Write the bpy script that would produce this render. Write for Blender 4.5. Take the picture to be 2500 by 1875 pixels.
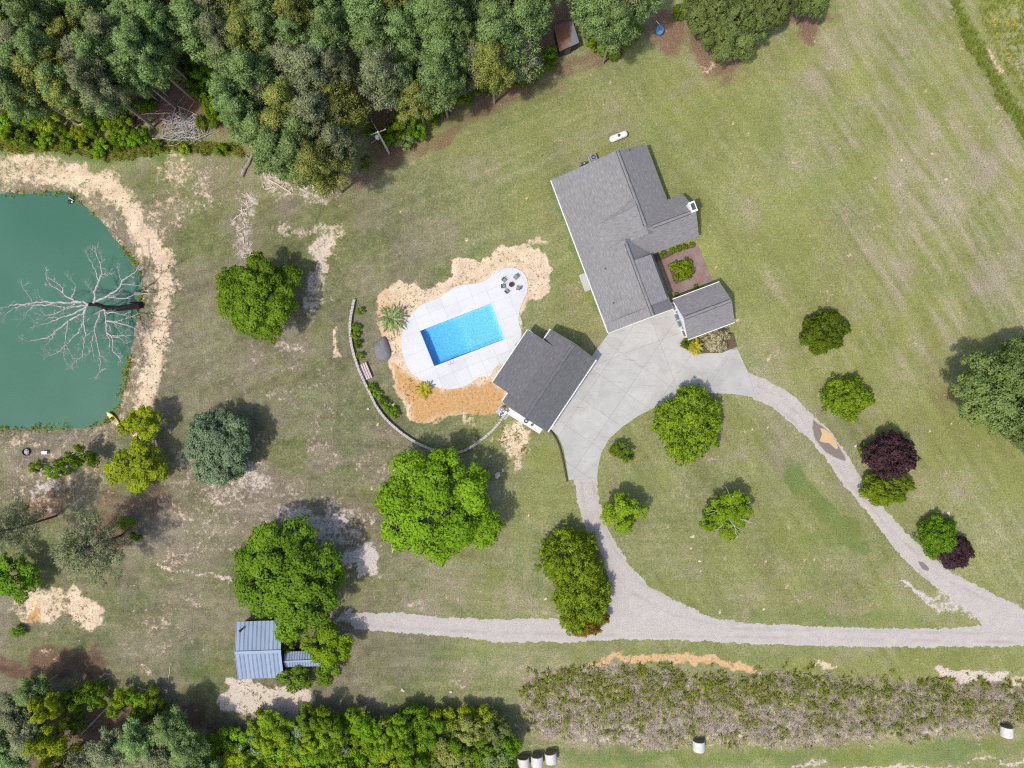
import bpy, bmesh, math, random
import numpy as np
from mathutils import Vector

# ---------------------------------------------------------------- camera, sky, sun, exposure
for o in list(bpy.data.objects):
    bpy.data.objects.remove(o, do_unlink=True)
SC = bpy.context.scene
COL = SC.collection
S, H = 0.06, 104.0                       # metres per photo pixel on the ground, height of the drone
cam = bpy.data.cameras.new('camera')
cam.sensor_width = 36.0
cam.lens = 36.0 * H / (2500 * S)
cam.clip_end = 6000
camo = bpy.data.objects.new('camera', cam)
COL.objects.link(camo)
camo.location = (0, 0, H)
SC.camera = camo

SUN_EL, SUN_FROM = math.radians(63), (-0.76, -0.65)
W = bpy.data.worlds.new('World')
SC.world = W
W.use_nodes = True
wn = W.node_tree
sky = wn.nodes.new('ShaderNodeTexSky')
sky.sky_type = 'NISHITA'
sky.sun_disc = False
sky.sun_elevation = SUN_EL
sky.sun_rotation = math.atan2(SUN_FROM[0], SUN_FROM[1])
sky.air_density = 1.0
sky.dust_density = 2.5
wn.links.new(sky.outputs[0], wn.nodes['Background'].inputs[0])
wn.nodes['Background'].inputs[1].default_value = 0.15
sl = bpy.data.lights.new('sun', 'SUN')
sl.energy = 2.7
sl.angle = math.radians(2.0)
sl.color = (1.0, 0.95, 0.87)
so = bpy.data.objects.new('sun', sl)
COL.objects.link(so)
ce = math.cos(SUN_EL)
so.rotation_euler = Vector((-SUN_FROM[0] * ce, -SUN_FROM[1] * ce, -math.sin(SUN_EL))).to_track_quat('-Z', 'Y').to_euler()
so.location = (0, 0, 300)
SC.view_settings.view_transform = 'Standard'
SC.view_settings.look = 'None'
SC.view_settings.gamma = 1.0
SC.view_settings.use_curve_mapping = False
SC.view_settings.exposure = 0.28
SC.cycles.use_denoising = False
SC.cycles.pixel_filter_type = 'BLACKMAN_HARRIS'
SC.cycles.filter_width = 1.15
SC.cycles.max_bounces = 8
SC.cycles.diffuse_bounces = 3
SC.cycles.transparent_max_bounces = 12

RNG = np.random.default_rng(7)
random.seed(7)


# ---------------------------------------------------------------- helpers: places, noise, shapes
def P(px, py, z=0.0):
    """world point that stands at height z and is seen at photo pixel (px, py)"""
    k = S * (H - z) / H
    return np.array([(px - 1250.0) * k, (937.5 - py) * k, z])


def zz(pts, x0, y0, k):
    return [(x0 + x * k, y0 + y * k) for x, y in pts]


ZC = lambda pts: zz(pts, 830, 620, .3797)


def vnoise(x, y, seed=0):
    r = np.random.default_rng(seed + 101)
    T = r.random((256, 256))
    xi = np.floor(x).astype(int)
    yi = np.floor(y).astype(int)
    fx = x - xi
    fy = y - yi
    fx = fx * fx * (3 - 2 * fx)
    fy = fy * fy * (3 - 2 * fy)
    a = T[xi % 256, yi % 256]
    b = T[(xi + 1) % 256, yi % 256]
    c = T[xi % 256, (yi + 1) % 256]
    d = T[(xi + 1) % 256, (yi + 1) % 256]
    return (a * (1 - fx) + b * fx) * (1 - fy) + (c * (1 - fx) + d * fx) * fy


def fbm(x, y, seed=0, octv=4):
    s, a, t = 0, 1.0, 0
    for i in range(octv):
        s = s + a * vnoise(x * 2 ** i, y * 2 ** i, seed + i * 7)
        t += a
        a *= .5
    return s / t - .5


def sm(x, a, b):
    t = np.clip((x - a) / (b - a), 0, 1)
    return t * t * (3 - 2 * t)


def seg_dist(x, y, pts, closed=False):
    d = np.full(np.shape(x), 1e9)
    n = len(pts)
    for i in range(n if closed else n - 1):
        ax, ay = pts[i]
        bx, by = pts[(i + 1) % n]
        ex, ey = bx - ax, by - ay
        L = ex * ex + ey * ey + 1e-9
        t = np.clip(((x - ax) * ex + (y - ay) * ey) / L, 0, 1)
        d = np.minimum(d, np.hypot(x - ax - t * ex, y - ay - t * ey))
    return d


def poly_sd(x, y, pts):
    """signed distance, positive inside"""
    ins = np.zeros(np.shape(x), bool)
    n = len(pts)
    for i in range(n):
        ax, ay = pts[i]
        bx, by = pts[(i + 1) % n]
        if ay == by:
            continue
        c = ((ay > y) != (by > y)) & (x < (bx - ax) * (y - ay) / (by - ay) + ax)
        ins ^= c
    d = seg_dist(x, y, pts, True)
    return np.where(ins, d, -d)


def in_poly(x, y, pts):
    return float(poly_sd(np.array([x]), np.array([y]), pts)[0]) > 0


def smooth_closed(pts, n=6):
    out = []
    m = len(pts)
    for i in range(m):
        p0, p1, p2, p3 = [np.array(pts[(i + k) % m], float) for k in (-1, 0, 1, 2)]
        for j in range(n):
            t = j / n
            out.append(tuple(.5 * (2 * p1 + (p2 - p0) * t + (2 * p0 - 5 * p1 + 4 * p2 - p3) * t * t + (3 * p1 - p0 - 3 * p2 + p3) * t ** 3)))
    return out


def resample(pts, step):
    P_ = np.array(pts, float)
    seg = np.hypot(*np.diff(P_, axis=0).T)
    s = np.concatenate([[0], np.cumsum(seg)])
    n = max(2, int(round(s[-1] / step)) + 1)
    t = np.linspace(0, s[-1], n)
    return np.stack([np.interp(t, s, P_[:, k]) for k in range(P_.shape[1])], 1)


class MB:
    """collects shapes into one mesh"""

    def __init__(self):
        self.v, self.f, self.n = [], [], 0

    def add(self, v, f):
        v = np.asarray(v, float)
        self.v.append(v)
        self.f += [tuple(int(i) + self.n for i in q) for q in f]
        self.n += len(v)
        return self

    def box(self, c, size, rz=0, taper=1.0, bevel=0.0):
        sx, sy, sz = [q / 2 for q in size]
        if bevel > 0:
            b = min(bevel, sx * .9, sy * .9, sz * .9)
            lo, hi = [], []
            rings = []
            for z, k in ((-sz, 0), (sz - b, 0), (sz, b)):
                rings.append([(x * (sx - k) / 1, y * (sy - k), z) for x, y in ((-1, -1), (1, -1), (1, 1), (-1, 1))])
            v = np.array([p for r in rings for p in r])
            f = [(3, 2, 1, 0), (8, 9, 10, 11)]
            for r in (0, 4):
                for i in range(4):
                    j = (i + 1) % 4
                    f.append((r + i, r + j, r + 4 + j, r + 4 + i))
        else:
            v = np.array([(-sx, -sy, -sz), (sx, -sy, -sz), (sx, sy, -sz), (-sx, sy, -sz),
                          (-sx * taper, -sy * taper, sz), (sx * taper, -sy * taper, sz), (sx * taper, sy * taper, sz), (-sx * taper, sy * taper, sz)])
            f = [(3, 2, 1, 0), (4, 5, 6, 7), (0, 1, 5, 4), (1, 2, 6, 5), (2, 3, 7, 6), (3, 0, 4, 7)]
        cr, sr = math.cos(rz), math.sin(rz)
        w = v.copy()
        w[:, 0] = v[:, 0] * cr - v[:, 1] * sr
        w[:, 1] = v[:, 0] * sr + v[:, 1] * cr
        return self.add(w + np.array(c), f)

    def tube(self, pts, rad, sides=6, cap=True):
        pts = np.asarray(pts, float)
        n = len(pts)
        rad = np.broadcast_to(np.asarray(rad, float), (n,))
        t = np.gradient(pts, axis=0)
        t /= np.linalg.norm(t, axis=1)[:, None] + 1e-9
        ref = np.array([0, 0, 1.0]) if abs(t[0, 2]) < .9 else np.array([1.0, 0, 0])
        v = []
        for i in range(n):
            u = np.cross(t[i], ref)
            u /= np.linalg.norm(u) + 1e-9
            w = np.cross(t[i], u)
            a = np.arange(sides) * 2 * math.pi / sides
            v.append(pts[i] + rad[i] * (np.cos(a)[:, None] * u + np.sin(a)[:, None] * w))
        f = []
        for i in range(n - 1):
            for j in range(sides):
                k = (j + 1) % sides
                f.append((i * sides + j, i * sides + k, (i + 1) * sides + k, (i + 1) * sides + j))
        if cap:
            f.append(tuple(range(sides))[::-1])
            f.append(tuple((n - 1) * sides + j for j in range(sides)))
        return self.add(np.concatenate(v), f)

    def lathe(self, c, prof, sides=16):
        """prof: (radius, z) from bottom to top"""
        v, f = [], []
        a = np.arange(sides) * 2 * math.pi / sides
        for r, z in prof:
            v.append(np.stack([c[0] + r * np.cos(a), c[1] + r * np.sin(a), np.full(sides, c[2] + z)], 1))
        for i in range(len(prof) - 1):
            for j in range(sides):
                k = (j + 1) % sides
                f.append((i * sides + j, i * sides + k, (i + 1) * sides + k, (i + 1) * sides + j))
        f.append(tuple(range(sides))[::-1])
        f.append(tuple((len(prof) - 1) * sides + j for j in range(sides)))
        return self.add(np.concatenate(v), f)

    def prism(self, poly, z0, z1):
        """poly: world xy, any winding"""
        p = np.array([q[:2] for q in poly], float)
        ar = np.sum(p[:, 0] * np.roll(p[:, 1], -1) - np.roll(p[:, 0], -1) * p[:, 1])
        if ar < 0:
            p = p[::-1]
        n = len(p)
        v = np.concatenate([np.c_[p, np.full(n, z0)], np.c_[p, np.full(n, z1)]])
        f = [tuple(range(n))[::-1], tuple(range(n, 2 * n))]
        f += [(i, (i + 1) % n, n + (i + 1) % n, n + i) for i in range(n)]
        return self.add(v, f)

    def slab(self, corners, t):
        """a sloping slab: corners of its top, thickness straight down"""
        c = np.array(corners, float)
        nrm = np.cross(c[1] - c[0], c[2] - c[0])
        if nrm[2] < 0:
            c = c[::-1]
        n = len(c)
        d = c.copy()
        d[:, 2] -= t
        v = np.concatenate([d, c])
        f = [tuple(range(n))[::-1], tuple(range(n, 2 * n))]
        f += [(i, (i + 1) % n, n + (i + 1) % n, n + i) for i in range(n)]
        return self.add(v, f)

    def mesh(self, name):
        me = bpy.data.meshes.new(name)
        me.from_pydata(np.concatenate(self.v).tolist(), [], self.f)
        me.update()
        return me

    def build(self, name, mat, parent=None, loc=None, smooth=False):
        """vertices are in world space; parent is an Empty whose place is taken off"""
        V = np.concatenate(self.v)
        off = np.array(world_loc(parent)) if parent is not None else np.array(loc if loc is not None else (0, 0, 0), float)
        me = bpy.data.meshes.new(name)
        me.from_pydata((V - off).tolist(), [], self.f)
        if smooth:
            me.polygons.foreach_set('use_smooth', [True] * len(me.polygons))
        me.update()
        return link(name, me, mat, parent, off if parent is None else (0, 0, 0))


def world_loc(o):
    l = Vector((0, 0, 0))
    while o is not None:
        l = l + Vector(o.location)
        o = o.parent
    return l


def link(name, me, mat=None, parent=None, loc=(0, 0, 0)):
    o = bpy.data.objects.new(name, me)
    COL.objects.link(o)
    if mat is not None and len(me.materials) == 0:
        me.materials.append(mat)
    elif mat is not None and me.materials[0] != mat:
        o.material_slots[0].link = 'OBJECT'
        o.material_slots[0].material = mat
    o.parent = parent
    o.location = tuple(float(q) for q in loc)
    return o


def tag(o, label, cat, group=None):
    o['label'] = label
    o['category'] = cat
    if group:
        o['group'] = group
    return o


def thing(name, label, cat, loc, group=None, rz=0):
    o = bpy.data.objects.new(name, None)
    o.empty_display_size = .3
    COL.objects.link(o)
    o.location = tuple(float(q) for q in loc)
    o.rotation_euler = (0, 0, rz)
    return tag(o, label, cat, group)


def struct(o, kind='structure'):
    o['kind'] = kind
    return o


# ---------------------------------------------------------------- materials
class NT:
    def __init__(self, name):
        self.m = bpy.data.materials.new(name)
        self.m.use_nodes = True
        self.t = self.m.node_tree
        self.t.nodes.clear()
        self.out = self.t.nodes.new('ShaderNodeOutputMaterial')

    def n(self, typ, ins=None, **props):
        nd = self.t.nodes.new('ShaderNode' + typ)
        for k, v in props.items():
            setattr(nd, k, v)
        for k, v in (ins or {}).items():
            s = nd.inputs[k]
            if isinstance(v, bpy.types.NodeSocket):
                self.t.links.new(v, s)
            else:
                if s.type == 'RGBA' and len(v) == 3:
                    v = (*v, 1)
                s.default_value = v
        return nd

    def pos(self):
        return self.n('NewGeometry').outputs['Position']

    def objco(self):
        return self.n('TexCoord').outputs['Object']

    def attr(self, name):
        return self.n('Attribute', attribute_name=name).outputs['Fac']

    def noise(self, vec, scale, detail=3, rough=.55, dist=0):
        return self.n('TexNoise', {'Vector': vec, 'Scale': scale, 'Detail': detail, 'Roughness': rough, 'Distortion': dist}).outputs['Fac']

    def math(self, op, a, b=0.0, c=0.0, clamp=False):
        nd = self.n('Math', operation=op, use_clamp=clamp)
        for i, v in enumerate((a, b, c)):
            if isinstance(v, bpy.types.NodeSocket):
                self.t.links.new(v, nd.inputs[i])
            elif i < len(nd.inputs):
                nd.inputs[i].default_value = v
        return nd.outputs[0]

    def step(self, v, a, b):
        return self.n('MapRange', {'Value': v, 'From Min': a, 'From Max': b}, interpolation_type='SMOOTHSTEP').outputs[0]

    def mix(self, f, a, b, blend='MIX'):
        nd = self.n('Mix', data_type='RGBA', blend_type=blend)
        for i, v in ((0, f), (6, a), (7, b)):
            if isinstance(v, bpy.types.NodeSocket):
                self.t.links.new(v, nd.inputs[i])
            else:
                nd.inputs[i].default_value = v if i == 0 else ((*v, 1) if len(v) == 3 else v)
        return nd.outputs[2]

    def ramp(self, f, stops):
        nd = self.n('ValToRGB', {'Fac': f})
        cr = nd.color_ramp
        while len(cr.elements) < len(stops):
            cr.elements.new(.5)
        for e, (p, c) in zip(cr.elements, stops):
            e.position = p
            e.color = (*c, 1)
        return nd.outputs[0]

    def bump(self, h, strength, dist=.05):
        return self.n('Bump', {'Height': h, 'Strength': strength, 'Distance': dist}).outputs[0]

    def bsdf(self, col, rough=.8, normal=None, spec=.3, metal=0):
        ins = {'Base Color': col, 'Roughness': rough, 'Specular IOR Level': spec, 'Metallic': metal}
        if normal is not None:
            ins['Normal'] = normal
        return self.n('BsdfPrincipled', ins)

    def done(self, sh, vol=None):
        self.t.links.new(sh if isinstance(sh, bpy.types.NodeSocket) else sh.outputs[0], self.out.inputs['Surface'])
        if vol is not None:
            self.t.links.new(vol.outputs[0], self.out.inputs['Volume'])
        return self.m


def simple(name, col, rough=.7, var=.15, scale=6.0, spec=.3, metal=0, bump=0.0):
    t = NT(name)
    nz = t.noise(t.objco(), scale, 4)
    c = t.mix(t.step(nz, .3, .7), tuple(q * (1 - var) for q in col), tuple(min(1, q * (1 + var)) for q in col))
    nrm = t.bump(nz, bump, .03) if bump else None
    return t.done(t.bsdf(c, rough, nrm, spec, metal))


def leafmat(name, dark, light, trans=.28, rough=.55, k=1.9, bl=.62):
    dark, light, trans = tuple(q * k * f for q, f in zip(dark, (1, 1, bl))), tuple(q * k * f for q, f in zip(light, (1, 1, bl))), trans + .08
    t = NT(name)
    a = t.attr('tint')
    r = t.n('ObjectInfo').outputs['Random']
    nz = t.noise(t.objco(), 1.3, 2)
    f = t.math('ADD', t.math('MULTIPLY', a, .75), t.math('MULTIPLY', nz, .25), clamp=True)
    c = t.mix(f, dark, light)
    v = t.math('ADD', t.math('MULTIPLY', r, .34), .83)
    hsv = t.n('HueSaturation', {'Hue': t.math('ADD', t.math('MULTIPLY', r, .022), .478), 'Saturation': 1.0, 'Value': v, 'Color': c}).outputs[0]
    b = t.bsdf(hsv, rough, None, .07)
    tr = t.n('BsdfTranslucent', {'Color': t.mix(.5, hsv, tuple(min(1, q * 1.5) for q in light))})
    return t.done(t.n('MixShader', {0: trans, 1: b.outputs[0], 2: tr.outputs[0]}))


M = {}
M['bark'] = simple('bark', (.12, .085, .06), .9, .4, 9, .1, bump=.6)
M['pine_bark'] = simple('pine_bark', (.30, .25, .22), .9, .4, 9, .1, bump=.6)
M['dead_bark'] = simple('charred_dead_bark', (.055, .045, .045), .9, .4, 6, .1, bump=.6)
M['dead_wood'] = simple('bleached_dead_wood', (.42, .39, .375), .85, .2, 5, .2)
M['log'] = simple('weathered_log', (.30, .26, .23), .9, .3, 5, .1, bump=.5)
M['pale_log'] = simple('pale_debarked_log', (.55, .47, .38), .9, .2, 5, .1, bump=.3)
M['pine'] = leafmat('pine_needles', (.060, .108, .040), (.190, .270, .104), .2, bl=0.92)
M['pine_olive'] = leafmat('olive_pine_needles', (.075, .098, .030), (.225, .245, .085), .2, bl=0.75)
M['pine_grey'] = leafmat('grey_pine_needles', (.072, .095, .05), (.225, .25, .13), .2, bl=1.0)
M['oak'] = leafmat('oak_leaves', (.030, .068, .007), (.13, .225, .026), .3)
M['bright'] = leafmat('bright_leaves', (.040, .088, .006), (.17, .285, .022), .3)
M['myrtle'] = leafmat('myrtle_leaves', (.055, .095, .008), (.190, .285, .033), .3)
M['darkgreen'] = leafmat('dark_green_leaves', (.028, .058, .007), (.115, .175, .022), .25)
M['greygreen'] = leafmat('grey_green_leaves', (.035, .062, .03), (.165, .215, .12), .2, bl=1.0)
M['lime'] = leafmat('lime_leaves', (.085, .12, .008), (.24, .31, .03), .35)
M['purple'] = leafmat('purple_leaves', (.020, .010, .012), (.085, .045, .05), .2, bl=1.0)
M['cream'] = leafmat('cream_variegated_leaves', (.26, .26, .13), (.66, .63, .38), .3, k=1.35, bl=1.0)
M['oldgreen'] = leafmat('wide_tree_leaves', (.045, .075, .026), (.16, .205, .08), .25, bl=0.8)
M['rustleaf'] = leafmat('bronze_new_leaves', (.07, .055, .012), (.20, .15, .04), .25)
M['palm'] = leafmat('palm_fronds', (.05, .085, .03), (.18, .23, .10), .2, bl=1.0)
M['palm_yellow'] = leafmat('yellowish_palm_fronds', (.09, .10, .012), (.30, .28, .05), .2)
M['drygrass'] = leafmat('dry_grass', (.125, .108, .08), (.40, .36, .285), .25, .8, k=2.0, bl=1.0)
M['weeds'] = leafmat('green_weeds', (.045, .065, .016), (.20, .225, .07), .25, .7)
M['tallgrass'] = leafmat('tall_green_grass', (.06, .09, .02), (.19, .23, .07), .25, .7)
M['flower'] = simple('yellow_flowers', (.65, .52, .03), .7, .1)
M['white'] = simple('white_paint', (.78, .78, .77), .55, .04, 3)
M['offwhite'] = simple('white_siding', (.74, .74, .72), .6, .05, 3)
M['black'] = simple('black_plastic', (.025, .025, .028), .5, .2)
M['darkmetal'] = simple('dark_metal', (.06, .065, .07), .45, .2, 6, .5)
M['steel'] = simple('steel', (.5, .52, .54), .35, .1, 6, .5, .6)
M['greybox'] = simple('grey_cabinet_metal', (.22, .27, .34), .5, .15)
M['glass'] = simple('window_glass', (.05, .06, .07), .1, .2, 2, .5)
M['wood'] = simple('weathered_wood', (.30, .22, .16), .85, .25, 8, .2, bump=.3)
M['darkwood'] = simple('dark_stained_wood', (.055, .045, .042), .85, .3, 8, .2, bump=.3)
M['timber'] = simple('dark_timber', (.10, .075, .065), .9, .3, 8, .2, bump=.3)
M['plank'] = simple('pinkish_plank', (.50, .42, .38), .85, .15, 5, .2, bump=.2)
M['yellow'] = simple('yellow_plastic', (.72, .55, .06), .4, .08, 4, .4)
M['blue'] = simple('faded_blue_plastic', (.10, .24, .42), .5, .15, 3, .4)
M['stone'] = simple('pale_wall_stone', (.42, .39, .37), .9, .3, 7, .2, bump=.5)
M['rock'] = simple('pale_rock', (.55, .50, .43), .9, .2, 5, .2, bump=.5)
M['redbrick'] = simple('red_lava_rock', (.20, .05, .06), .8, .5, 25, .3, bump=.5)
M['chairgrey'] = simple('grey_mesh_sling', (.20, .23, .25), .7, .15, 20)
M['hay'] = simple('hay', (.22, .16, .10), .95, .35, 14, .1, bump=.6)
M['haywrap'] = simple('white_net_wrap', (.56, .53, .51), .7, .12, 5, .3, bump=.2)
M['ash'] = simple('ash', (.36, .36, .38), .95, .3, 12)
M['soil'] = simple('garden_soil', (.12, .085, .06), .95, .3, 8, .1, bump=.5)
M['asphalt_pile'] = simple('dark_grey_shingle_gravel', (.19, .18, .195), .95, .4, 26, .2, bump=.7)


def ground_material():
    t = NT('ground')
    p = t.pos()
    fine = t.noise(p, 5.5, 4, .75)
    fine2 = t.noise(p, 2.4, 4, .7)
    mid = t.noise(p, .62, 4, .6)
    mid2 = t.noise(p, .33, 5, .68, .4)
    big = t.noise(p, .11, 3, .55)
    tone = t.attr('tone')
    v = t.math('ADD', t.math('MULTIPLY', mid, .55), t.math('MULTIPLY', big, .55))
    v = t.math('ADD', v, t.math('MULTIPLY', t.math('SUBTRACT', fine2, .5), 1.25))
    v = t.math('ADD', v, tone, clamp=True)
    g = t.ramp(v, [(.18, (.100, .138, .054)), (.45, (.168, .186, .082)), (.65, (.232, .226, .114)), (.90, (.335, .295, .195))])
    lush = t.step(t.math('ADD', t.math('ADD', t.attr('lush'), t.math('MULTIPLY', t.math('SUBTRACT', mid, .5), 1.1)), t.math('MULTIPLY', t.math('SUBTRACT', fine2, .5), 1.0)), .25, .95)
    g = t.mix(t.math('MULTIPLY', lush, .85), g, t.mix(mid, (.060, .125, .036), (.11, .175, .058)))
    dry = t.step(t.math('ADD', t.math('ADD', t.attr('dry'), t.math('MULTIPLY', t.math('SUBTRACT', mid2, .5), 1.5)), t.math('MULTIPLY', t.math('SUBTRACT', fine2, .5), 1.3)), .15, 1.0)
    g = t.mix(t.math('MULTIPLY', dry, .85), g, t.mix(fine, (.185, .145, .105), (.33, .272, .205)))
    g = t.mix(t.math('MULTIPLY', t.attr('hue'), .75), g, t.mix(fine2, (.140, .168, .040), (.250, .250, .072)))
    g = t.mix(t.attr('pink'), g, t.mix(fine, (.225, .185, .135), (.345, .29, .23)))
    straw = t.step(t.math('ADD', t.math('ADD', t.attr('straw'), t.math('MULTIPLY', t.math('SUBTRACT', mid2, .5), 1.0)), t.math('MULTIPLY', t.math('SUBTRACT', fine2, .5), 1.0)), .2, .8)
    g = t.mix(t.math('MULTIPLY', straw, .92), g, t.mix(fine, (.105, .060, .042), (.25, .158, .105)))
    grain = t.math('ADD', t.math('MULTIPLY', t.step(fine, .28, .72), .85), .57)
    gr = t.n('CombineColor', {0: grain, 1: grain, 2: grain}).outputs[0]
    g = t.mix(1.0, g, gr, 'MULTIPLY')
    vl = t.attr('val')
    g = t.mix(1.0, g, t.n('CombineColor', {0: vl, 1: vl, 2: vl}).outputs[0], 'MULTIPLY')
    sandn = t.noise(p, 1.5, 5, .72, .4)
    sand = t.step(t.math('ADD', t.attr('sand'), t.math('MULTIPLY', t.math('SUBTRACT', t.math('ADD', t.math('MULTIPLY', sandn, .6), t.math('MULTIPLY', mid2, .4)), .5), 3.2)), .24, .74)
    sc = t.mix(t.step(t.math('ADD', t.math('MULTIPLY', fine, .6), t.math('MULTIPLY', mid, .4)), .36, .62), (.45, .34, .23), (.73, .585, .42))
    cl = t.mix(t.step(fine2, .3, .7), (.42, .235, .095), (.57, .355, .16))
    sc = t.mix(t.step(t.math('ADD', t.attr('clay'), t.math('MULTIPLY', t.math('SUBTRACT', mid, .5), .8)), .2, .9), sc, cl)
    gy = t.mix(t.step(fine, .3, .7), (.37, .32, .285), (.62, .565, .515))
    sc = t.mix(t.attr('pale'), sc, gy)
    vor = t.n('TexVoronoi', {'Vector': p, 'Scale': 1.9, 'Randomness': 1.0}).outputs['Distance']
    spots = t.math('MULTIPLY', t.step(t.math('ADD', vor, t.math('MULTIPLY', t.math('SUBTRACT', fine, .5), .5)), .26, .12), t.step(mid, .36, .55))
    sc = t.mix(t.math('MULTIPLY', spots, .75), sc, (.13, .11, .06))
    crumb = t.noise(p, 3.6, 3, .8)
    sc = t.mix(t.math('MULTIPLY', t.step(crumb, .47, .38), .26), sc, (.27, .19, .11))
    g = t.mix(sand, g, sc)
    h = t.math('ADD', t.math('MULTIPLY', fine, .6), t.math('MULTIPLY', fine2, .8))
    return t.done(t.bsdf(g, .95, t.bump(h, .55, .12), .1))


M['ground'] = ground_material()


def gravel_material():
    t = NT('gravel')
    p = t.pos()
    fine = t.noise(p, 7, 4, .75)
    mid = t.noise(p, .7, 4, .65)
    c = t.mix(t.step(fine, .25, .75), (.285, .258, .238), (.53, .487, .452))
    c = t.mix(t.math('MULTIPLY', t.step(mid, .42, .75), .6), c, (.50, .45, .405))
    tr = t.attr('rut')
    c = t.mix(t.math('MULTIPLY', t.math('MULTIPLY', tr, t.step(t.noise(p, .25, 3, .6), .35, .65)), .75), c, (.30, .262, .238))
    mud = t.step(t.math('ADD', t.attr('mud'), t.math('MULTIPLY', t.math('SUBTRACT', mid, .5), .9)), .25, .7)
    c = t.mix(mud, c, t.mix(fine, (.15, .125, .11), (.24, .205, .18)))
    return t.done(t.bsdf(c, .95, t.bump(fine, .5, .06), .1))


M['gravel'] = gravel_material()


def concrete_material(name, a, b, stain, streaks=0.0):
    t = NT(name)
    p = t.pos()
    fine = t.noise(p, 9, 4, .7)
    mid = t.noise(p, .35, 5, .65, .6)
    r = t.n('ObjectInfo').outputs['Random']
    c = t.mix(t.step(mid, .3, .7), a, b)
    c = t.mix(t.math('MULTIPLY', t.step(t.noise(p, 1.1, 4, .7, 1.5), .55, .78), .45), c, stain)
    sw = t.noise(t.n('Mapping', {'Vector': p, 'Rotation': (0, 0, -.95), 'Scale': (.35, 3.2, 1)}).outputs[0], 1.0, 5, .75, .8)
    c = t.mix(t.math('MULTIPLY', t.step(sw, .56, .70), streaks), c, tuple(q * .62 for q in stain))
    k = t.math('ADD', t.math('ADD', t.math('MULTIPLY', r, .09), .91), t.math('MULTIPLY', t.math('SUBTRACT', fine, .5), .16))
    c = t.mix(1.0, c, t.n('CombineColor', {0: k, 1: k, 2: k}).outputs[0], 'MULTIPLY')
    return t.done(t.bsdf(c, .85, t.bump(fine, .15, .02), .2))


M['concrete'] = concrete_material('driveway_concrete', (.385, .375, .35), (.455, .445, .42), (.315, .28, .25), .5)
M['deck'] = concrete_material('pool_deck_concrete', (.56, .565, .575), (.61, .615, .625), (.51, .515, .525))
M['jointfill'] = simple('joint_filler', (.13, .12, .10), .95, .1)


def shingle_material(name, dark, light):
    t = NT(name)
    uv = t.n('UVMap').outputs[0]
    sep = t.n('SeparateXYZ', {0: uv})
    br = t.n('TexBrick', {'Vector': uv, 'Color1': (0, 0, 0, 1), 'Color2': (1, 1, 1, 1), 'Mortar': (.1, .1, .1, 1), 'Scale': 1.0,
                          'Mortar Size': .004, 'Brick Width': .55, 'Row Height': .15, 'Bias': 0.0}, offset=.37, offset_frequency=1, squash=1.0)
    bw = t.n('RGBToBW', {0: br.outputs[0]}).outputs[0]
    st = t.noise(t.n('Mapping', {'Vector': uv, 'Scale': (1.0, 4.0, 1)}).outputs[0], 1.5, 3, .75)
    fine = t.noise(uv, 14, 3, .7)
    big = t.noise(uv, .25, 3, .6)
    f = t.math('ADD', t.math('MULTIPLY', bw, .22), t.math('ADD', t.math('MULTIPLY', t.step(st, .3, .7), .5), t.math('MULTIPLY', fine, .3)))
    f = t.math('ADD', f, t.math('MULTIPLY', t.math('SUBTRACT', big, .5), .35), clamp=True)
    c = t.mix(f, dark, light)
    c = t.mix(t.math('MULTIPLY', t.step(st, .60, .74), .6), c, tuple(q * 1.6 for q in light))
    return t.done(t.bsdf(c, .95, t.bump(t.math('ADD', bw, fine), .25, .02), .15))


M['shingle'] = shingle_material('grey_shingles', (.142, .136, .137), (.295, .284, .286))
M['shingle_dark'] = shingle_material('charcoal_shingles', (.085, .083, .089), (.19, .185, .193))


def brick_material():
    t = NT('brick_paving')
    p = t.n('Mapping', {'Vector': t.pos(), 'Rotation': (0, 0, .36)}).outputs[0]
    br = t.n('TexBrick', {'Vector': p, 'Color1': (.30, .165, .125, 1), 'Color2': (.20, .125, .11, 1), 'Mortar': (.17, .13, .115, 1), 'Scale': 1.0,
                          'Mortar Size': .012, 'Brick Width': .22, 'Row Height': .11}).outputs
    mid = t.noise(p, .6, 4, .6)
    c = t.mix(t.step(mid, .38, .68), br[0], (.25, .195, .185))
    return t.done(t.bsdf(c, .9, t.bump(br[1], -.2, .02), .2))


M['brickpave'] = brick_material()


def metal_roof_material():
    t = NT('blue_grey_metal_roof')
    r = t.n('ObjectInfo').outputs['Random']
    nz = t.noise(t.objco(), 1.2, 4, .7)
    c = t.mix(t.math('ADD', t.math('MULTIPLY', r, .55), t.math('MULTIPLY', nz, .45)), (.19, .25, .355), (.29, .36, .465))
    return t.done(t.bsdf(c, .6, None, .3, .0))


M['metalroof'] = metal_roof_material()


def rust_roof_material():
    t = NT('straw_covered_roof')
    p = t.objco()
    n1 = t.noise(p, 1.1, 4, .6)
    fine = t.noise(p, 9, 4, .7)
    sx = t.n('SeparateXYZ', {0: p}).outputs[0]
    f = t.step(t.math('ADD', t.math('MULTIPLY', sx, -.5), t.math('MULTIPLY', t.math('SUBTRACT', n1, .5), 1.6)), -.35, -.15)
    c = t.mix(f, t.mix(fine, (.13, .13, .15), (.22, .22, .24)), t.mix(fine, (.12, .060, .04), (.26, .14, .08)))
    return t.done(t.bsdf(c, .9, t.bump(fine, .5, .04), .2))


M['strawroof'] = rust_roof_material()


def pond_material():
    t = NT('pond_water')
    p = t.pos()
    rip = t.noise(p, 1.6, 4, .6, .3)
    big = t.noise(p, .06, 3, .6)
    c = t.mix(t.step(big, .3, .7), (.042, .128, .084), (.054, .146, .099))
    return t.done(t.bsdf(c, .16, t.bump(rip, .16, .05), .35))


M['pond'] = pond_material()


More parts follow.
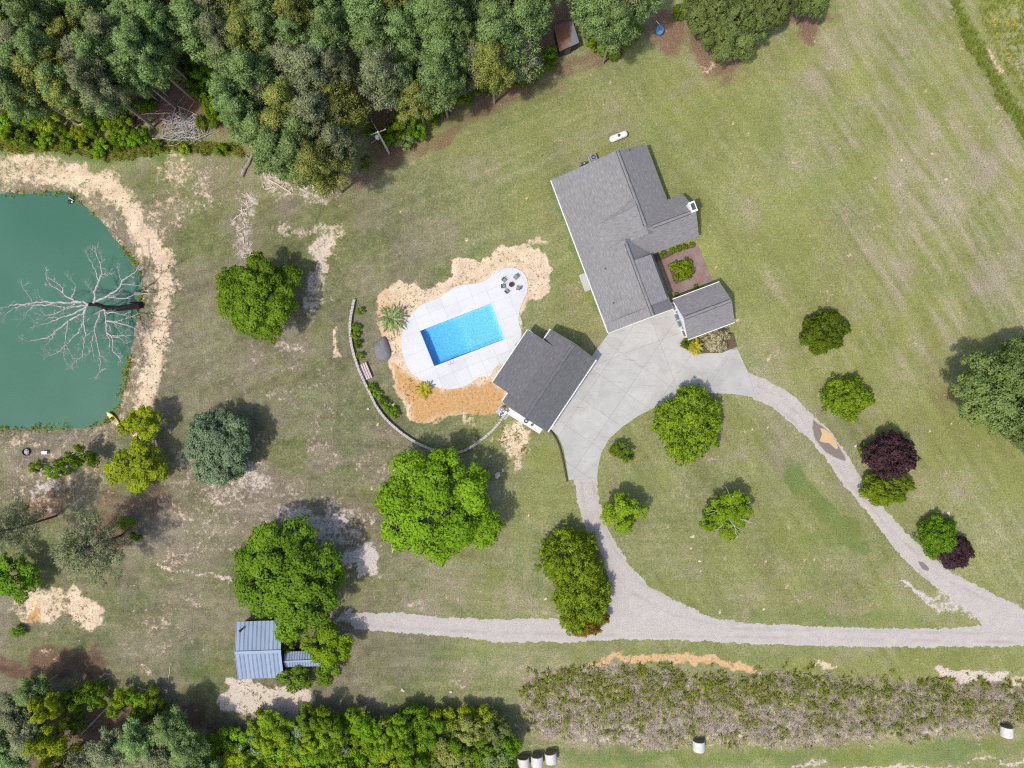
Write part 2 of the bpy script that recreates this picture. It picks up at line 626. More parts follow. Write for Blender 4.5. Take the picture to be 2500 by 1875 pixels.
def pool_water_material():
    t = NT('pool_water')
    p = t.pos()
    rip = t.noise(p, 3.2, 3, .6, .5)
    nrm = t.bump(rip, .25, .05)
    gl = t.n('BsdfGlossy', {'Color': (1, 1, 1, 1), 'Roughness': .06, 'Normal': nrm})
    tr = t.n('BsdfTransparent', {'Color': (.93, .985, 1.0, 1)})
    fr = t.n('Fresnel', {'IOR': 1.33, 'Normal': nrm}).outputs[0]
    ab = t.n('VolumeAbsorption', {'Color': (.0, .66, .94, 1), 'Density': .33})
    return t.done(t.n('MixShader', {0: fr, 1: tr.outputs[0], 2: gl.outputs[0]}), ab)


M['poolwater'] = pool_water_material()


def pool_liner_material():
    t = NT('pool_finish')
    p = t.pos()
    v = t.n('TexVoronoi', {'Vector': p, 'Scale': 5.5}, feature='SMOOTH_F1').outputs['Distance']  # cell mottling paints caustic light into the floor colour
    n1 = t.noise(p, 6, 3, .7)
    f = t.math('ADD', t.math('MULTIPLY', v, .8), t.math('MULTIPLY', n1, .5), clamp=True)
    c = t.mix(t.step(f, .2, .8), (.14, .45, .64), (.36, .66, .79))
    return t.done(t.bsdf(c, .6, None, .2))


M['poolfinish'] = pool_liner_material()


def puddle_material():
    t = NT('muddy_puddle_water')
    return t.done(t.bsdf(t.mix(t.noise(t.pos(), .8, 3), (.50, .335, .165), (.58, .40, .21)), .12, None, .4))


M['puddle'] = puddle_material()

# ---------------------------------------------------------------- outlines read from the photograph (photo pixels)
POND = smooth_closed([(-420, 480), (-200, 470), (0, 471), (57, 471), (125, 470), (163, 473), (190, 493), (228, 528), (258, 562), (288, 600), (315, 626),
                      (334, 650), (345, 684), (343, 720), (336, 760), (323, 810), (315, 848), (309, 886), (300, 931), (285, 981), (266, 1020), (235, 1037),
                      (171, 1045), (95, 1047), (0, 1047), (-200, 1045), (-420, 1030)], 4)
DECK = smooth_closed(ZC([(1100, 88), (1160, 105), (1195, 145), (1210, 200), (1200, 255), (1175, 310), (1155, 370), (1150, 440), (1168, 500), (1160, 545),
                         (1128, 585), (1110, 640), (1055, 705), (1020, 712), (990, 745), (965, 785), (900, 790), (860, 815), (800, 850), (720, 867), (640, 860),
                         (570, 835), (500, 795), (450, 750), (420, 690), (400, 620), (395, 550), (405, 490), (430, 430), (470, 375), (530, 325), (600, 295),
                         (660, 270), (710, 230), (760, 205), (830, 195), (900, 185), (950, 160), (990, 125), (1040, 97)]), 3)
POOL = ZC([(515, 495), (975, 317), (1060, 548), (607, 722)])
ROAD1 = [(842, 1512), (853, 1496), (982, 1496), (1058, 1507), (1210, 1511), (1362, 1511), (1450, 1511), (1486, 1488), (1490, 1455), (1483, 1397), (1460, 1332),
         (1432, 1302), (1417, 1245), (1411, 1227), (1400, 1165), (1458, 1160), (1462, 1227), (1472, 1245), (1491, 1306), (1532, 1374), (1589, 1435), (1670, 1477),
         (1736, 1507), (1831, 1522), (1964, 1528), (2154, 1534), (2305, 1535), (2400, 1528), (2362, 1488), (2305, 1446), (2252, 1408), (2210, 1370), (2165, 1313),
         (2114, 1248), (2059, 1182), (2013, 1117), (1971, 1068), (1933, 1034), (1888, 996), (1840, 973), (1815, 900), (1825, 910), (1872, 927), (1926, 958),
         (1983, 1011), (2021, 1045), (2043, 1075), (2078, 1125), (2115, 1189), (2160, 1243), (2210, 1298), (2267, 1351), (2324, 1397), (2400, 1438),
         (2500, 1486), (2760, 1535), (2760, 1580), (2500, 1579), (2115, 1579), (1850, 1573), (1670, 1563), (1513, 1560), (1400, 1568), (1210, 1568), (1134, 1556), (982, 1545), (868, 1534)]
DRIVE = [(1388, 1172), (1382, 1129), (1375, 1095), (1362, 1064), (1344, 1047), (1333, 1042), (1440, 878), (1456, 852), (1466, 841), (1486, 813), (1640, 745), (1684, 830),
         (1700, 866), (1800, 850), (1812, 878), (1827, 910), (1845, 971), (1789, 962), (1736, 960), (1690, 966), (1640, 978), (1601, 994), (1559, 1015), (1521, 1041),
         (1487, 1072), (1468, 1106), (1460, 1144), (1458, 1167)]
PATIO = [(1596, 622), (1701, 592), (1740, 685), (1640, 725)]
WALL = [(867, 731), (860.5, 761), (856.4, 788), (857, 822), (862.5, 853), (871, 883), (882, 912), (902, 954), (923, 996), (955, 1034), (1001, 1070), (1043, 1092),
        (1084, 1104), (1119, 1104), (1153, 1089), (1191, 1060), (1217, 1034), (1238, 1003)]
BRUSH = [(1290, 1632), (1500, 1618), (1700, 1632), (1850, 1640), (2040, 1646), (2300, 1660), (2620, 1662), (2620, 1770), (2450, 1780), (2300, 1802), (2100, 1818),
         (1900, 1828), (1700, 1822), (1560, 1828), (1420, 1822), (1330, 1812), (1280, 1770), (1265, 1700)]


# ---------------------------------------------------------------- the ground
def build_ground():
    core = 0.28
    xs = np.concatenate([[-3000, -900, -350, -180, -120, -100], np.arange(-88, 88.01, core), [100, 120, 180, 350, 900, 3000]])
    ys = np.concatenate([[-3000, -900, -350, -160, -100, -80], np.arange(-68, 68.01, core), [80, 100, 160, 350, 900, 3000]])
    X, Y = np.meshgrid(xs, ys)
    nx, ny = len(xs), len(ys)
    x, y = X.ravel(), Y.ravel()
    px = x / S + 1250
    py = 937.5 - y / S
    z = np.zeros_like(x)
    d = poly_sd(px, py, POND)
    bank = -0.5 * (1 - sm(-d, 0, 45)) - 2.0 * sm(d, 0, 90) - .25 * sm(d, 0, 8)
    z += np.where(d > -46, bank, 0)
    z += np.where(d > -30, 0.10 * fbm(x * .5, y * .5, 3, 3), 0)
    dp = poly_sd(px, py, POOL)
    z = np.where(dp > -8, -3.2, z)
    # brush bank and edges of the wood roll a little
    z += .25 * sm(poly_sd(px, py, BRUSH), 0, 40) * (.6 + fbm(x * .3, y * .3, 9))
    # --- what covers it
    wx = px + 90 * fbm(px / 60, py / 60, 21) + 38 * fbm(px / 16, py / 16, 22, 3)
    wy = py + 90 * fbm(px / 60 + 50, py / 60, 23) + 38 * fbm(px / 16 + 50, py / 16, 24, 3)
    A = {k: np.zeros_like(x) for k in ('sand', 'clay', 'straw', 'lush', 'dry', 'tone', 'pale', 'hue', 'pink', 'val')}

    def blob(k, cx, cy, rx, ry, rot=0, s=1.0, soft=.6):
        c, q = math.cos(math.radians(rot)), math.sin(math.radians(rot))
        u = ((wx - cx) * c + (wy - cy) * q) / rx
        v = (-(wx - cx) * q + (wy - cy) * c) / ry
        A[k] = np.maximum(A[k], s * (1 - sm(np.hypot(u, v), 1 - soft, 1 + soft * .5)))

    def stroke(k, pts, w, s=1.0, soft=.6, warp=.6):
        dd = seg_dist(px + (wx - px) * warp, py + (wy - py) * warp, pts)
        A[k] = np.maximum(A[k], s * (1 - sm(dd / w, 1 - soft, 1 + soft * .7)))

    def poly(k, pts, s=1.0, soft=10, warp=.5):
        A[k] = np.maximum(A[k], s * sm(poly_sd(px + (wx - px) * warp, py + (wy - py) * warp, pts), -soft, soft))

    # sandy track round the pond
    stroke('sand', [(-80, 412), (20, 418), (90, 420), (150, 428), (235, 445), (289, 482), (323, 541), (375, 600), (399, 640), (399, 734), (387, 810), (378, 886), (366, 943), (358, 1000)], 36, .62)
    stroke('sand', [(150, 428), (235, 445), (289, 482), (323, 541), (378, 600), (402, 650), (400, 740), (388, 815), (378, 890), (368, 950)], 19, 1.0, .6, .5)
    stroke('sand', [(0, 395), (60, 410), (140, 420)], 34, .62)
    stroke('dry', [(-100, 450), (60, 455), (150, 450), (230, 500), (300, 580), (350, 650), (360, 740), (345, 830), (325, 930), (290, 1030), (200, 1065), (60, 1070), (-100, 1070)], 36, .95)
    stroke('lush', [(200, 1052), (280, 1030), (300, 990)], 12, .5)
    blob('lush', 330, 890, 16, 26, 10, .9)
    blob('lush', 285, 545, 18, 40, -35, .7)
    # round the pool
    poly('sand', ZC([(245, 380), (270, 290), (380, 185), (470, 190), (520, 240), (700, 140), (740, 30), (860, 60), (960, 20), (1060, -30), (1200, -50), (1300, -10), (1330, 90),
                     (1300, 230), (1200, 310), (1165, 400), (1180, 500), (1130, 600), (1080, 860), (1050, 970), (960, 1010), (800, 1040), (650, 1070), (580, 1080), (500, 1060),
                     (430, 1010), (390, 880), (340, 760), (320, 600), (270, 500)]), 1.25, 9, .45)
    poly('clay', ZC([(420, 760), (560, 860), (750, 890), (960, 800), (1070, 860), (1060, 970), (960, 1010), (650, 1075), (500, 1060), (400, 900), (340, 700)]), 1.0, 16)
    blob('clay', 935, 780, 40, 120, -8, .55)
    blob('clay', 1160, 990, 90, 24, -18, 1.2)
    blob('sand', 1262, 1070, 40, 52, 0, 1.0)
    blob('clay', 1300, 1045, 30, 14, 30, .5)
    blob('sand', 1145, 1035, 18, 9, 10, .7)
    blob('dry', 1250, 1130, 60, 70, 0, .5)
    blob('clay', 1062, 1045, 14, 14, 0, .8)
    blob('sand', 1062, 1045, 12, 12, 0, .6)
    # lawn by garage and house
    blob('dry', 1400, 760, 50, 80, -20, .75)
    blob('dry', 1440, 800, 28, 60, -20, .8)
    stroke('lush', [(1352, 450), (1400, 580), (1440, 690), (1480, 800)], 20, .95, .6, .4)
    blob('lush', 1290, 770, 22, 30, 0, .7)
    blob('sand', 1298, 588, 18, 16, 0, .55)
    # lower left, bare and dry
    blob('sand', 770, 1275, 130, 58, 12, .66, .7)
    blob('pale', 770, 1275, 190, 90, 12, .9, .5)
    blob('sand', 878, 1366, 46, 40, 20, .95)
    blob('pale', 878, 1366, 70, 60, 0, 1)
    blob('sand', 690, 1340, 40, 30, 0, .7)
    blob('dry', 760, 1290, 210, 120, 10, .85, .7)
    blob('dry', 880, 1300, 80, 110, 0, .9)
    blob('dry', 600, 1200, 200, 100, 10, .95)
    blob('sand', 590, 1180, 130, 50, 8, .36)
    blob('dry', 480, 1330, 160, 90, 0, .8)
    blob('straw', 880, 1290, 60, 50, 0, .35)
    blob('dry', 800, 1130, 70, 50, 0, .8)
    blob('dry', 940, 1150, 80, 60, 0, .8)
    blob('dry', 420, 1240, 140, 120, 0, .8)
    blob('dry', 430, 1500, 170, 120, 0, .62)
    blob('dry', 590, 1000, 120, 130, 0, .4)
    blob('dry', 720, 870, 60, 140, 5, .6)
    blob('dry', 640, 870, 70, 60, 0, .5)
    blob('dry', 780, 1010, 80, 120, 0, .42)
    blob('dry', 960, 1060, 60, 60, 0, .55)
    blob('sand', 700, 840, 36, 20, 0, .42)
    blob('sand', 610, 1150, 46, 44, 0, .55)
    blob('pale', 610, 1150, 90, 90, 0, .8)
    blob('sand', 420, 1130, 40, 20, 40, .5)
    blob('sand', 330, 1060, 30, 18, 0, .6)
    blob('straw', 330, 1230, 110, 60, -10, .6)
    blob('straw', 270, 1290, 70, 40, 0, .8)
    blob('straw', 110, 1220, 80, 45, -20, .75)
    blob('dry', 150, 1180, 190, 90, 0, .9)
    blob('dry', 60, 1110, 130, 50, 0, .9)
    blob('sand', 60, 1100, 70, 16, 0, .45)
    blob('sand', 130, 1175, 60, 12, -15, .5)
    blob('pale', 130, 1175, 70, 25, -15, .8)
    blob('sand', 192, 1490, 46, 60, 12, 1.1, .4)
    blob('sand', 95, 1480, 80, 42, 0, .75)
    blob('clay', 75, 1490, 30, 26, 0, .9)
    blob('straw', 120, 1630, 200, 40, 0, .9)
    blob('straw', 320, 1780, 160, 60, 0, 1.0)
    blob('straw', 460, 1760, 90, 46, 0, 1.0)
    blob('straw', 60, 1800, 160, 110, 0, .8)
    blob('sand', 125, 1620, 34, 10, 20, .5)
    blob('sand', 375, 1600, 20, 30, 0, .4)
    blob('lush', 410, 1520, 26, 26, 0, .9)
    blob('lush', 470, 1620, 50, 60, 0, .75)
    blob('lush', 280, 1590, 90, 40, 0, .55)
    blob('lush', 550, 1325, 15, 14, 0, .9)
    stroke('sand', [(380, 1375), (440, 1390), (560, 1420)], 3, .55, .5, .4)
    poly('sand', zz([(1460, 1080), (1560, 1090), (1700, 1100), (1990, 1130), (2040, 1230), (1960, 1290), (1930, 1380), (1800, 1330), (1560, 1330), (1400, 1250), (1480, 1190)], 0, 1245, .3797), 1.15, 8, .5)
    blob('clay', 700, 1730, 60, 26, 0, .45)
    blob('lush', 620, 1740, 70, 10, 5, .7)
    # between pond and wood
    blob('dry', 520, 440, 150, 90, 0, .72)
    blob('dry', 400, 530, 80, 60, 30, 1.1)
    blob('sand', 440, 430, 90, 60, 30, .42)
    blob('sand', 470, 500, 60, 50, 0, .4)
    stroke('dry', [(600, 440), (585, 520), (600, 640), (640, 760)], 30, .9)
    stroke('sand', [(608, 470), (590, 545), (612, 640)], 20, .46)
    stroke('pale', [(608, 470), (590, 545), (612, 640)], 40, .9)
    stroke('sand', [(640, 440), (720, 465), (800, 470)], 26, .45)
    stroke('pale', [(640, 440), (720, 465), (800, 470)], 40, .7)
    stroke('sand', [(700, 560), (760, 575), (825, 565)], 18, .45)
    stroke('sand', [(806, 590), (782, 625), (771, 680), (766, 748)], 20, .66)
    stroke('sand', [(812, 800), (826, 870)], 9, .6)
    blob('lush', 660, 590, 40, 60, 0, .4)
    blob('straw', 700, 160, 700, 170, 0, 1.0, .25)
    blob('straw', 200, 150, 500, 140, 0, 1.0, .25)
    blob('straw', 1150, 90, 300, 120, -18, 1.0, .25)
    blob('straw', 930, 350, 44, 70, -15, 1.0)
    stroke('straw', [(870, 450), (960, 395), (1130, 300), (1240, 225), (1380, 175), (1500, 130)], 24, .6)
    blob('straw', 1640, 70, 60, 60, 0, .95)
    blob('straw', 1750, 130, 90, 60, 20, .95)
    blob('straw', 1960, 60, 90, 34, 0, .85)
    blob('sand', 1725, 155, 34, 18, 0, .4)
    stroke('lush', [(0, 350), (150, 360), (260, 385), (420, 360), (560, 370)], 26, .9)
    stroke('dry', [(780, 440), (860, 480), (900, 440)], 24, .7)
    # right-hand field
    blob('dry', 2025, 165, 50, 40, 10, .75)
    blob('dry', 1835, 530, 42, 70, -10, .85)
    blob('dry', 2230, 400, 90, 130, -30, .62)
    blob('dry', 2360, 330, 46, 110, -28, .75)
    blob('dry', 2250, 480, 130, 90, -25, .5)
    blob('dry', 2060, 680, 90, 80, 0, .55)
    blob('dry', 1900, 720, 60, 60, 0, .5)
    blob('dry', 1790, 1010, 0.1, .1)
    blob('dry', 1880, 860, 90, 110, 0, .5)
    blob('dry', 2110, 560, 60, 130, -30, .5)
    blob('dry', 2010, 570, 40, 80, -20, .5)
    blob('lush', 1760, 250, 90, 50, 10, .5)
    blob('lush', 1880, 330, 60, 60, 0, .55)
    blob('lush', 1990, 480, 40, 70, -25, .5)
    blob('lush', 2150, 150, 120, 70, 0, .35)
    blob('lush', 1840, 870, 60, 50, 0, .6)
    blob('lush', 2070, 1080, 30, 60, -30, .6)
    blob('straw', 2300, 930, 60, 140, -10, .35)
    blob('dry', 2250, 820, 60, 50, 0, .6)
    stroke('dry', [(2290, 0), (2340, 90), (2395, 190), (2440, 270), (2490, 350)], 13, .8, .5, .4)
    stroke('lush', [(2320, 10), (2362, 95), (2415, 190), (2457, 258), (2500, 340)], 24, 1.1, .5, .4)
    stroke('sand', [(2410, 120), (2440, 165)], 7, .5)
    blob('sand', 2480, 380, 16, 8, 40, .5)
    # lawn inside the loop
    stroke('lush', [(1940, 1145), (1985, 1215), (2060, 1290), (2090, 1325)], 26, 1.5)
    blob('lush', 2020, 1330, 60, 34, 20, .75)
    blob('lush', 1560, 1180, 70, 60, 0, .45)
    stroke('lush', [(1850, 1505), (2100, 1510), (2330, 1500)], 26, .6)
    blob('dry', 1760, 1100, 70, 70, 0, .62)
    blob('dry', 1900, 1370, 150, 60, 0, .4)
    blob('dry', 2030, 1470, 110, 26, 0, .7)
    blob('dry', 1860, 1460, 80, 40, 0, .55)
    blob('dry', 1700, 1380, 80, 60, 0, .3)
    blob('dry', 1595, 1070, 40, 30, 0, .6)
    stroke('sand', [(2200, 1418), (2240, 1450), (2300, 1485)], 8, .75)
    stroke('pale', [(2200, 1418), (2240, 1450), (2300, 1485), (2370, 1500)], 30, 1)
    stroke('sand', [(2300, 1455), (2360, 1500)], 26, .5)
    blob('dry', 1120, 1430, 60, 20, 20, .7)
    blob('dry', 1010, 1460, 110, 30, 10, .8)
    blob('sand', 1000, 1462, 60, 14, 12, .4)
    blob('dry', 820, 1480, 60, 50, 0, .9)
    blob('sand', 845, 1500, 40, 26, 0, .6)
    blob('pale', 845, 1500, 60, 40, 0, 1)
    blob('dry', 1270, 1490, 40, 20, 0, .6)
    blob('dry', 1120, 1640, 50, 40, 0, .6)
    blob('lush', 1000, 1590, 160, 40, 0, .5)
    blob('lush', 1300, 1585, 120, 18, 0, .4)
    # bank of the hay field
    stroke('sand', [(1425, 1622), (1500, 1612), (1570, 1608), (1690, 1618), (1850, 1628)], 11, .92)
    stroke('clay', [(1425, 1622), (1500, 1612), (1570, 1608), (1690, 1618), (1850, 1628)], 30, .65)
    stroke('sand', [(1980, 1632), (2050, 1634)], 6, .6)
    stroke('sand', [(2310, 1640), (2370, 1650), (2440, 1656)], 17, .95)
    stroke('pale', [(2310, 1640), (2370, 1650), (2440, 1656)], 40, .7)
    stroke('sand', [(2480, 1665), (2560, 1670)], 20, .9)
    poly('dry', BRUSH, 1.0, 20)
    A['sand'] = np.maximum(A['sand'], sm(poly_sd(px, py, BRUSH), 0, 20) * (.10 + .34 * sm(py, 1700, 1790)))
    A['pale'] = np.maximum(A['pale'], sm(poly_sd(px, py, BRUSH), 0, 20))
    stroke('lush', [(1400, 1850), (1700, 1846), (2100, 1842), (2560, 1810)], 20, .75)
    stroke('sand', [(1930, 1874), (2080, 1868), (2300, 1862), (2560, 1848)], 5, .6)
    stroke('pale', [(1930, 1874), (2080, 1868), (2300, 1862), (2560, 1848)], 20, .8)
    stroke('lush', [(1350, 1595), (1700, 1600), (2100, 1598), (2560, 1612)], 14, .5)
    for i in range(70):                                     # small pale bare spots scattered over the lawns
        bx, by = RNG.uniform(900, 2450), RNG.uniform(250, 1500)
        r = RNG.uniform(2.0, 4.2)
        dd = np.hypot(px - bx, py - by)
        A['sand'] = np.maximum(A['sand'], .9 * (1 - sm(dd / r, .5, 1.4)))
    # mown lines
    q = (px - 2100) * .83 - (py - 700) * .55 + 30 * fbm(px / 200, py / 200, 31, 2) + .00035 * (py - 500) ** 2
    field = sm(px, 1850, 2150) * (1 - sm(py, 800, 1000)) * (1 - sm(poly_sd(px, py, [(2300, -200), (2520, 370), (2900, 370), (2900, -200)]), -10, 5))
    A['tone'] += field * (.075 * np.sin(q * 2 * math.pi / 31) + .05 * np.sin(q * 2 * math.pi / 12.5 + 1)) * (.55 + .9 * vnoise(px / 90, py / 90, 41))
    q2 = py + 14 * fbm(px / 150, py / 150, 33, 2)
    loop = sm(px, 1480, 1600) * (1 - sm(px, 2050, 2200)) * sm(py, 1150, 1250) * (1 - sm(py, 1500, 1530))
    low = sm(px, 860, 960) * (1 - sm(px, 1250, 1320)) * sm(py, 1560, 1600)
    A['tone'] += (loop + low) * .05 * np.sin(q2 * 2 * math.pi / 26)
    q3 = px + 14 * fbm(px / 150, py / 150, 34, 2)
    A['tone'] += .05 * np.sin(q3 * 2 * math.pi / 40) * sm(px, 1020, 1100) * (1 - sm(px, 1330, 1380)) * sm(py, 1200, 1260) * (1 - sm(py, 1480, 1510))
    q4 = (px * .43 + py * .9) + 20 * fbm(px / 150, py / 150, 35, 2)
    A['tone'] += .045 * np.sin(q4 * 2 * math.pi / 34) * sm(px, 850, 950) * (1 - sm(px, 1400, 1500)) * sm(py, 200, 300) * (1 - sm(py, 620, 680))
    A['tone'] += .10 * fbm(px / 170, py / 170, 51, 3) + .06 * sm(px, 1500, 2100) - .03 * (1 - sm(px, 900, 1300))

    # broad and streaky differences in the sward: thick or thin, yellow-green, tan or darker tufted grass
    ang = np.where(px > 1500, math.atan2(.83, .55), np.where(py > 1000, .05, -.42))
    al = px * np.cos(ang) + py * np.sin(ang)
    ac = -px * np.sin(ang) + py * np.cos(ang)
    streak = fbm(al / 90, ac / 6, 43, 3) * .9 + fbm(al / 160, ac / 17, 44, 3)
    left = (1 - sm(px + 160 * fbm(px / 200, py / 200, 45), 830, 1320)) * sm(py, 330, 560)
    loopf = sm(px, 1450, 1560) * (1 - sm(px, 2080, 2260)) * sm(py, 960, 1060) * (1 - sm(py, 1500, 1560))
    A['val'] = 1.03 + .05 * sm(px, 1500, 2000) * (1 - sm(py, 900, 1100)) - .27 * left - .07 * loopf + .26 * fbm(px / 75, py / 75, 46) + (.22 + .22 * left) * fbm(px / 12, py / 12, 47, 3) + .24 * streak
    A['hue'] = np.clip(.40 + .22 * sm(px, 1300, 1900) - .25 * left + 1.3 * fbm(px / 130, py / 130, 48) + .5 * fbm(px / 25, py / 25, 49) - .5 * streak, 0, 1)
    for cx, cy, rx, ry, s in ((1700, 620, 60, 160, .7), (1900, 560, 90, 90, .5), (2200, 780, 150, 80, .5), (2350, 1080, 150, 120, .5), (2150, 250, 160, 120, .5), (1500, 250, 160, 60, .45), (1120, 330, 150, 60, .5), (2200, 1620, 260, 16, .8), (1350, 1120, 60, 60, .6)):
        A['hue'] += s * np.exp(-((px - cx) / rx) ** 2 - ((py - cy) / ry) ** 2)
    A['hue'] = np.clip(A['hue'], 0, 1)
    A['pink'] = np.clip(-.12 + 1.5 * fbm(px / 100, py / 100, 50) + 1.0 * streak * field + .6 * fbm(px / 18, py / 18, 52) + .32 * field + .38 * left, 0, .8)
    A['sand'] = np.maximum(A['sand'], np.clip(A['dry'], 0, 1) * (.12 + .16 * left))
    A['pale'] = np.maximum(A['pale'], .6 * left * sm(px, 430, 480) * (1 - sm(px, 780, 840)))
    A['pale'] = np.maximum(A['pale'], .6 * left * sm(py, 1120, 1170) * sm(px, 430, 480))

    me = bpy.data.meshes.new('ground')
    me.vertices.add(nx * ny)
    me.vertices.foreach_set('co', np.stack([x, y, z], 1).ravel())
    i = np.arange(nx - 1)[None, :] + nx * np.arange(ny - 1)[:, None]
    q = np.stack([i, i + 1, i + 1 + nx, i + nx], -1).reshape(-1, 4)
    nf = len(q)
    me.loops.add(nf * 4)
    me.loops.foreach_set('vertex_index', q.ravel())
    me.polygons.add(nf)
    me.polygons.foreach_set('loop_start', np.arange(nf) * 4)
    me.polygons.foreach_set('loop_total', np.full(nf, 4))
    me.polygons.foreach_set('use_smooth', np.ones(nf, bool))
    me.update(calc_edges=True)
    for k, a in A.items():
        at = me.attributes.new(k, 'FLOAT', 'POINT')
        at.data.foreach_set('value', a.astype(np.float32))
    return struct(link('ground', me, M['ground']))


build_ground()


def mask_sheet(name, poly, mat, cell=.16, top=.022, rough=7.0, slope=.004, extra=None):
    """a thin sheet whose ragged rim dips under the ground"""
    a = np.array(poly)
    x0, x1 = (a[:, 0].min() - 1250) * S - 1, (a[:, 0].max() - 1250) * S + 1
    y0, y1 = (937.5 - a[:, 1].max()) * S - 1, (937.5 - a[:, 1].min()) * S + 1
    xs, ys = np.arange(x0, min(x1, 88), cell), np.arange(max(y0, -68), y1, cell)
    X, Y = np.meshgrid(xs, ys)
    x, y = X.ravel(), Y.ravel()
    px, py = x / S + 1250, 937.5 - y / S
    d = poly_sd(px, py, poly)
    d = d + rough * (fbm(px / 14, py / 14, 61, 3) + .8 * fbm(px / 4.5, py / 4.5, 62, 2))
    z = np.clip(d * slope, -.03, top)
    keep = z > -.028
    nx, ny = len(xs), len(ys)
    i = (np.arange(nx - 1)[None, :] + nx * np.arange(ny - 1)[:, None]).ravel()
    q = np.stack([i, i + 1, i + 1 + nx, i + nx], -1)
    q = q[keep[q].any(1)]
    used, inv = np.unique(q.ravel(), return_inverse=True)
    me = bpy.data.meshes.new(name)
    me.from_pydata(np.stack([x[used], y[used], z[used]], 1).tolist(), [], inv.reshape(-1, 4).tolist())
    me.polygons.foreach_set('use_smooth', [True] * len(me.polygons))
    for k, fn in (extra or {}).items():
        at = me.attributes.new(k, 'FLOAT', 'POINT')
        at.data.foreach_set('value', fn(px[used], py[used], d[used]).astype(np.float32))
    me.update()
    return struct(link(name, me, mat))


MUD = zz([(850, 1050), (905, 1090), (960, 1130), (1010, 1200), (1075, 1310), (1070, 1345), (1000, 1320), (930, 1280), (860, 1200), (840, 1120)], 1660, 620, .3797)
HOLE = zz([(1530, 330), (1565, 340), (1600, 375), (1595, 390), (1560, 380)], 1660, 1245, .3797)
RUTS = [[(1420, 1180), (1430, 1260), (1470, 1360), (1530, 1440), (1640, 1500), (1800, 1535), (2500, 1548)], [(1448, 1180), (1458, 1250), (1500, 1340), (1560, 1420), (1660, 1480), (1800, 1522)],
        [(870, 1525), (1200, 1545), (1450, 1550), (1700, 1553), (2500, 1568)], [(1850, 940), (1950, 1010), (2060, 1160), (2160, 1280), (2300, 1410), (2500, 1510)], [(1850, 960), (1940, 1030), (2040, 1170), (2140, 1290), (2270, 1420)]]
mask_sheet('gravel_road', ROAD1, M['gravel'], .15, .02, 8, .004,
           {'mud': lambda x, y, d: sm(poly_sd(x, y, MUD), -3, 11) + sm(poly_sd(x, y, HOLE), -4, 3),
            'rut': lambda x, y, d: np.maximum.reduce([1 - sm(seg_dist(x, y, r), 1, 6) for r in RUTS]) * (.4 + .6 * vnoise(x / 25, y / 25, 77))})

# pond, puddle
me = bpy.data.meshes.new('pond')
pw = smooth_closed([(-440, 440), (190, 440), (380, 620), (380, 900), (300, 1080), (-440, 1080)], 4)
me.from_pydata([tuple(P(*p)[:2]) + (-.5,) for p in pw][::-1], [], [tuple(range(len(pw)))])
struct(link('pond', me, M['pond']))
PUD = smooth_closed(zz([(905, 1120), (950, 1140), (985, 1180), (1015, 1240), (1000, 1252), (960, 1218), (925, 1212), (898, 1200), (912, 1160)], 1660, 620, .3797), 4)
me = bpy.data.meshes.new('puddle')
me.from_pydata([tuple(P(*p)[:2]) + (.027,) for p in PUD][::-1], [], [tuple(range(len(PUD)))])
struct(link('puddle', me, M['puddle']))


# ---------------------------------------------------------------- paving cut into slabs
def slabs(name, outline, joints, z0, z1, mat, base_mat, hole=None, gap=.022):
    root = thing(name, '', '', (*P(*np.mean(outline, 0))[:2], 0))
    del root['label'], root['category']
    struct(root)
    bm = bmesh.new()
    bm.faces.new([bm.verts.new((*P(*p)[:2], 0)) for p in outline])
    for (jx, jy), (dx, dy) in joints:
        c = P(jx, jy)
        n = Vector((dy, dx, 0))                      # image y runs down
        bmesh.ops.bisect_plane(bm, geom=bm.verts[:] + bm.edges[:] + bm.faces[:], plane_co=Vector(c), plane_no=n.normalized(), dist=1e-5)
    ox, oy, _ = root.location
    for f in list(bm.faces):
        c = f.calc_center_median()
        if hole is not None and in_poly(c.x / S + 1250, 937.5 - c.y / S, hole):
            continue
        if f.calc_area() < .05:
            continue
        b2 = bmesh.new()
        f2 = b2.faces.new([b2.verts.new((v.co.x - ox, v.co.y - oy, z1)) for v in f.verts])
        b2.normal_update()
        if f2.normal.z < 0:
            f2.normal_flip()
        b2.normal_update()
        bmesh.ops.inset_individual(b2, faces=[f2], thickness=gap / 2, use_even_offset=True)
        bmesh.ops.delete(b2, geom=[g for g in b2.faces if g is not f2], context='FACES')
        ex = bmesh.ops.extrude_face_region(b2, geom=[f2], use_keep_orig=True)
        for v in [g for g in ex['geom'] if isinstance(g, bmesh.types.BMVert)]:
            v.co.z = z0
        bmesh.ops.recalc_face_normals(b2, faces=b2.faces[:])
        me = bpy.data.meshes.new('slab')
        b2.to_mesh(me)
        b2.free()
        link('slab', me, mat, root)
    bm.free()
    if base_mat is not None:
        bb = bmesh.new()
        me = bpy.data.meshes.new('joint_bed')
        ps = [(*(P(*p)[:2] - np.array([ox, oy])), z1 - .012) for p in outline]
        me.from_pydata(ps, [], [tuple(range(len(ps)))])
        if hole is None:
            link('joint_bed', me, base_mat, root)
    return root


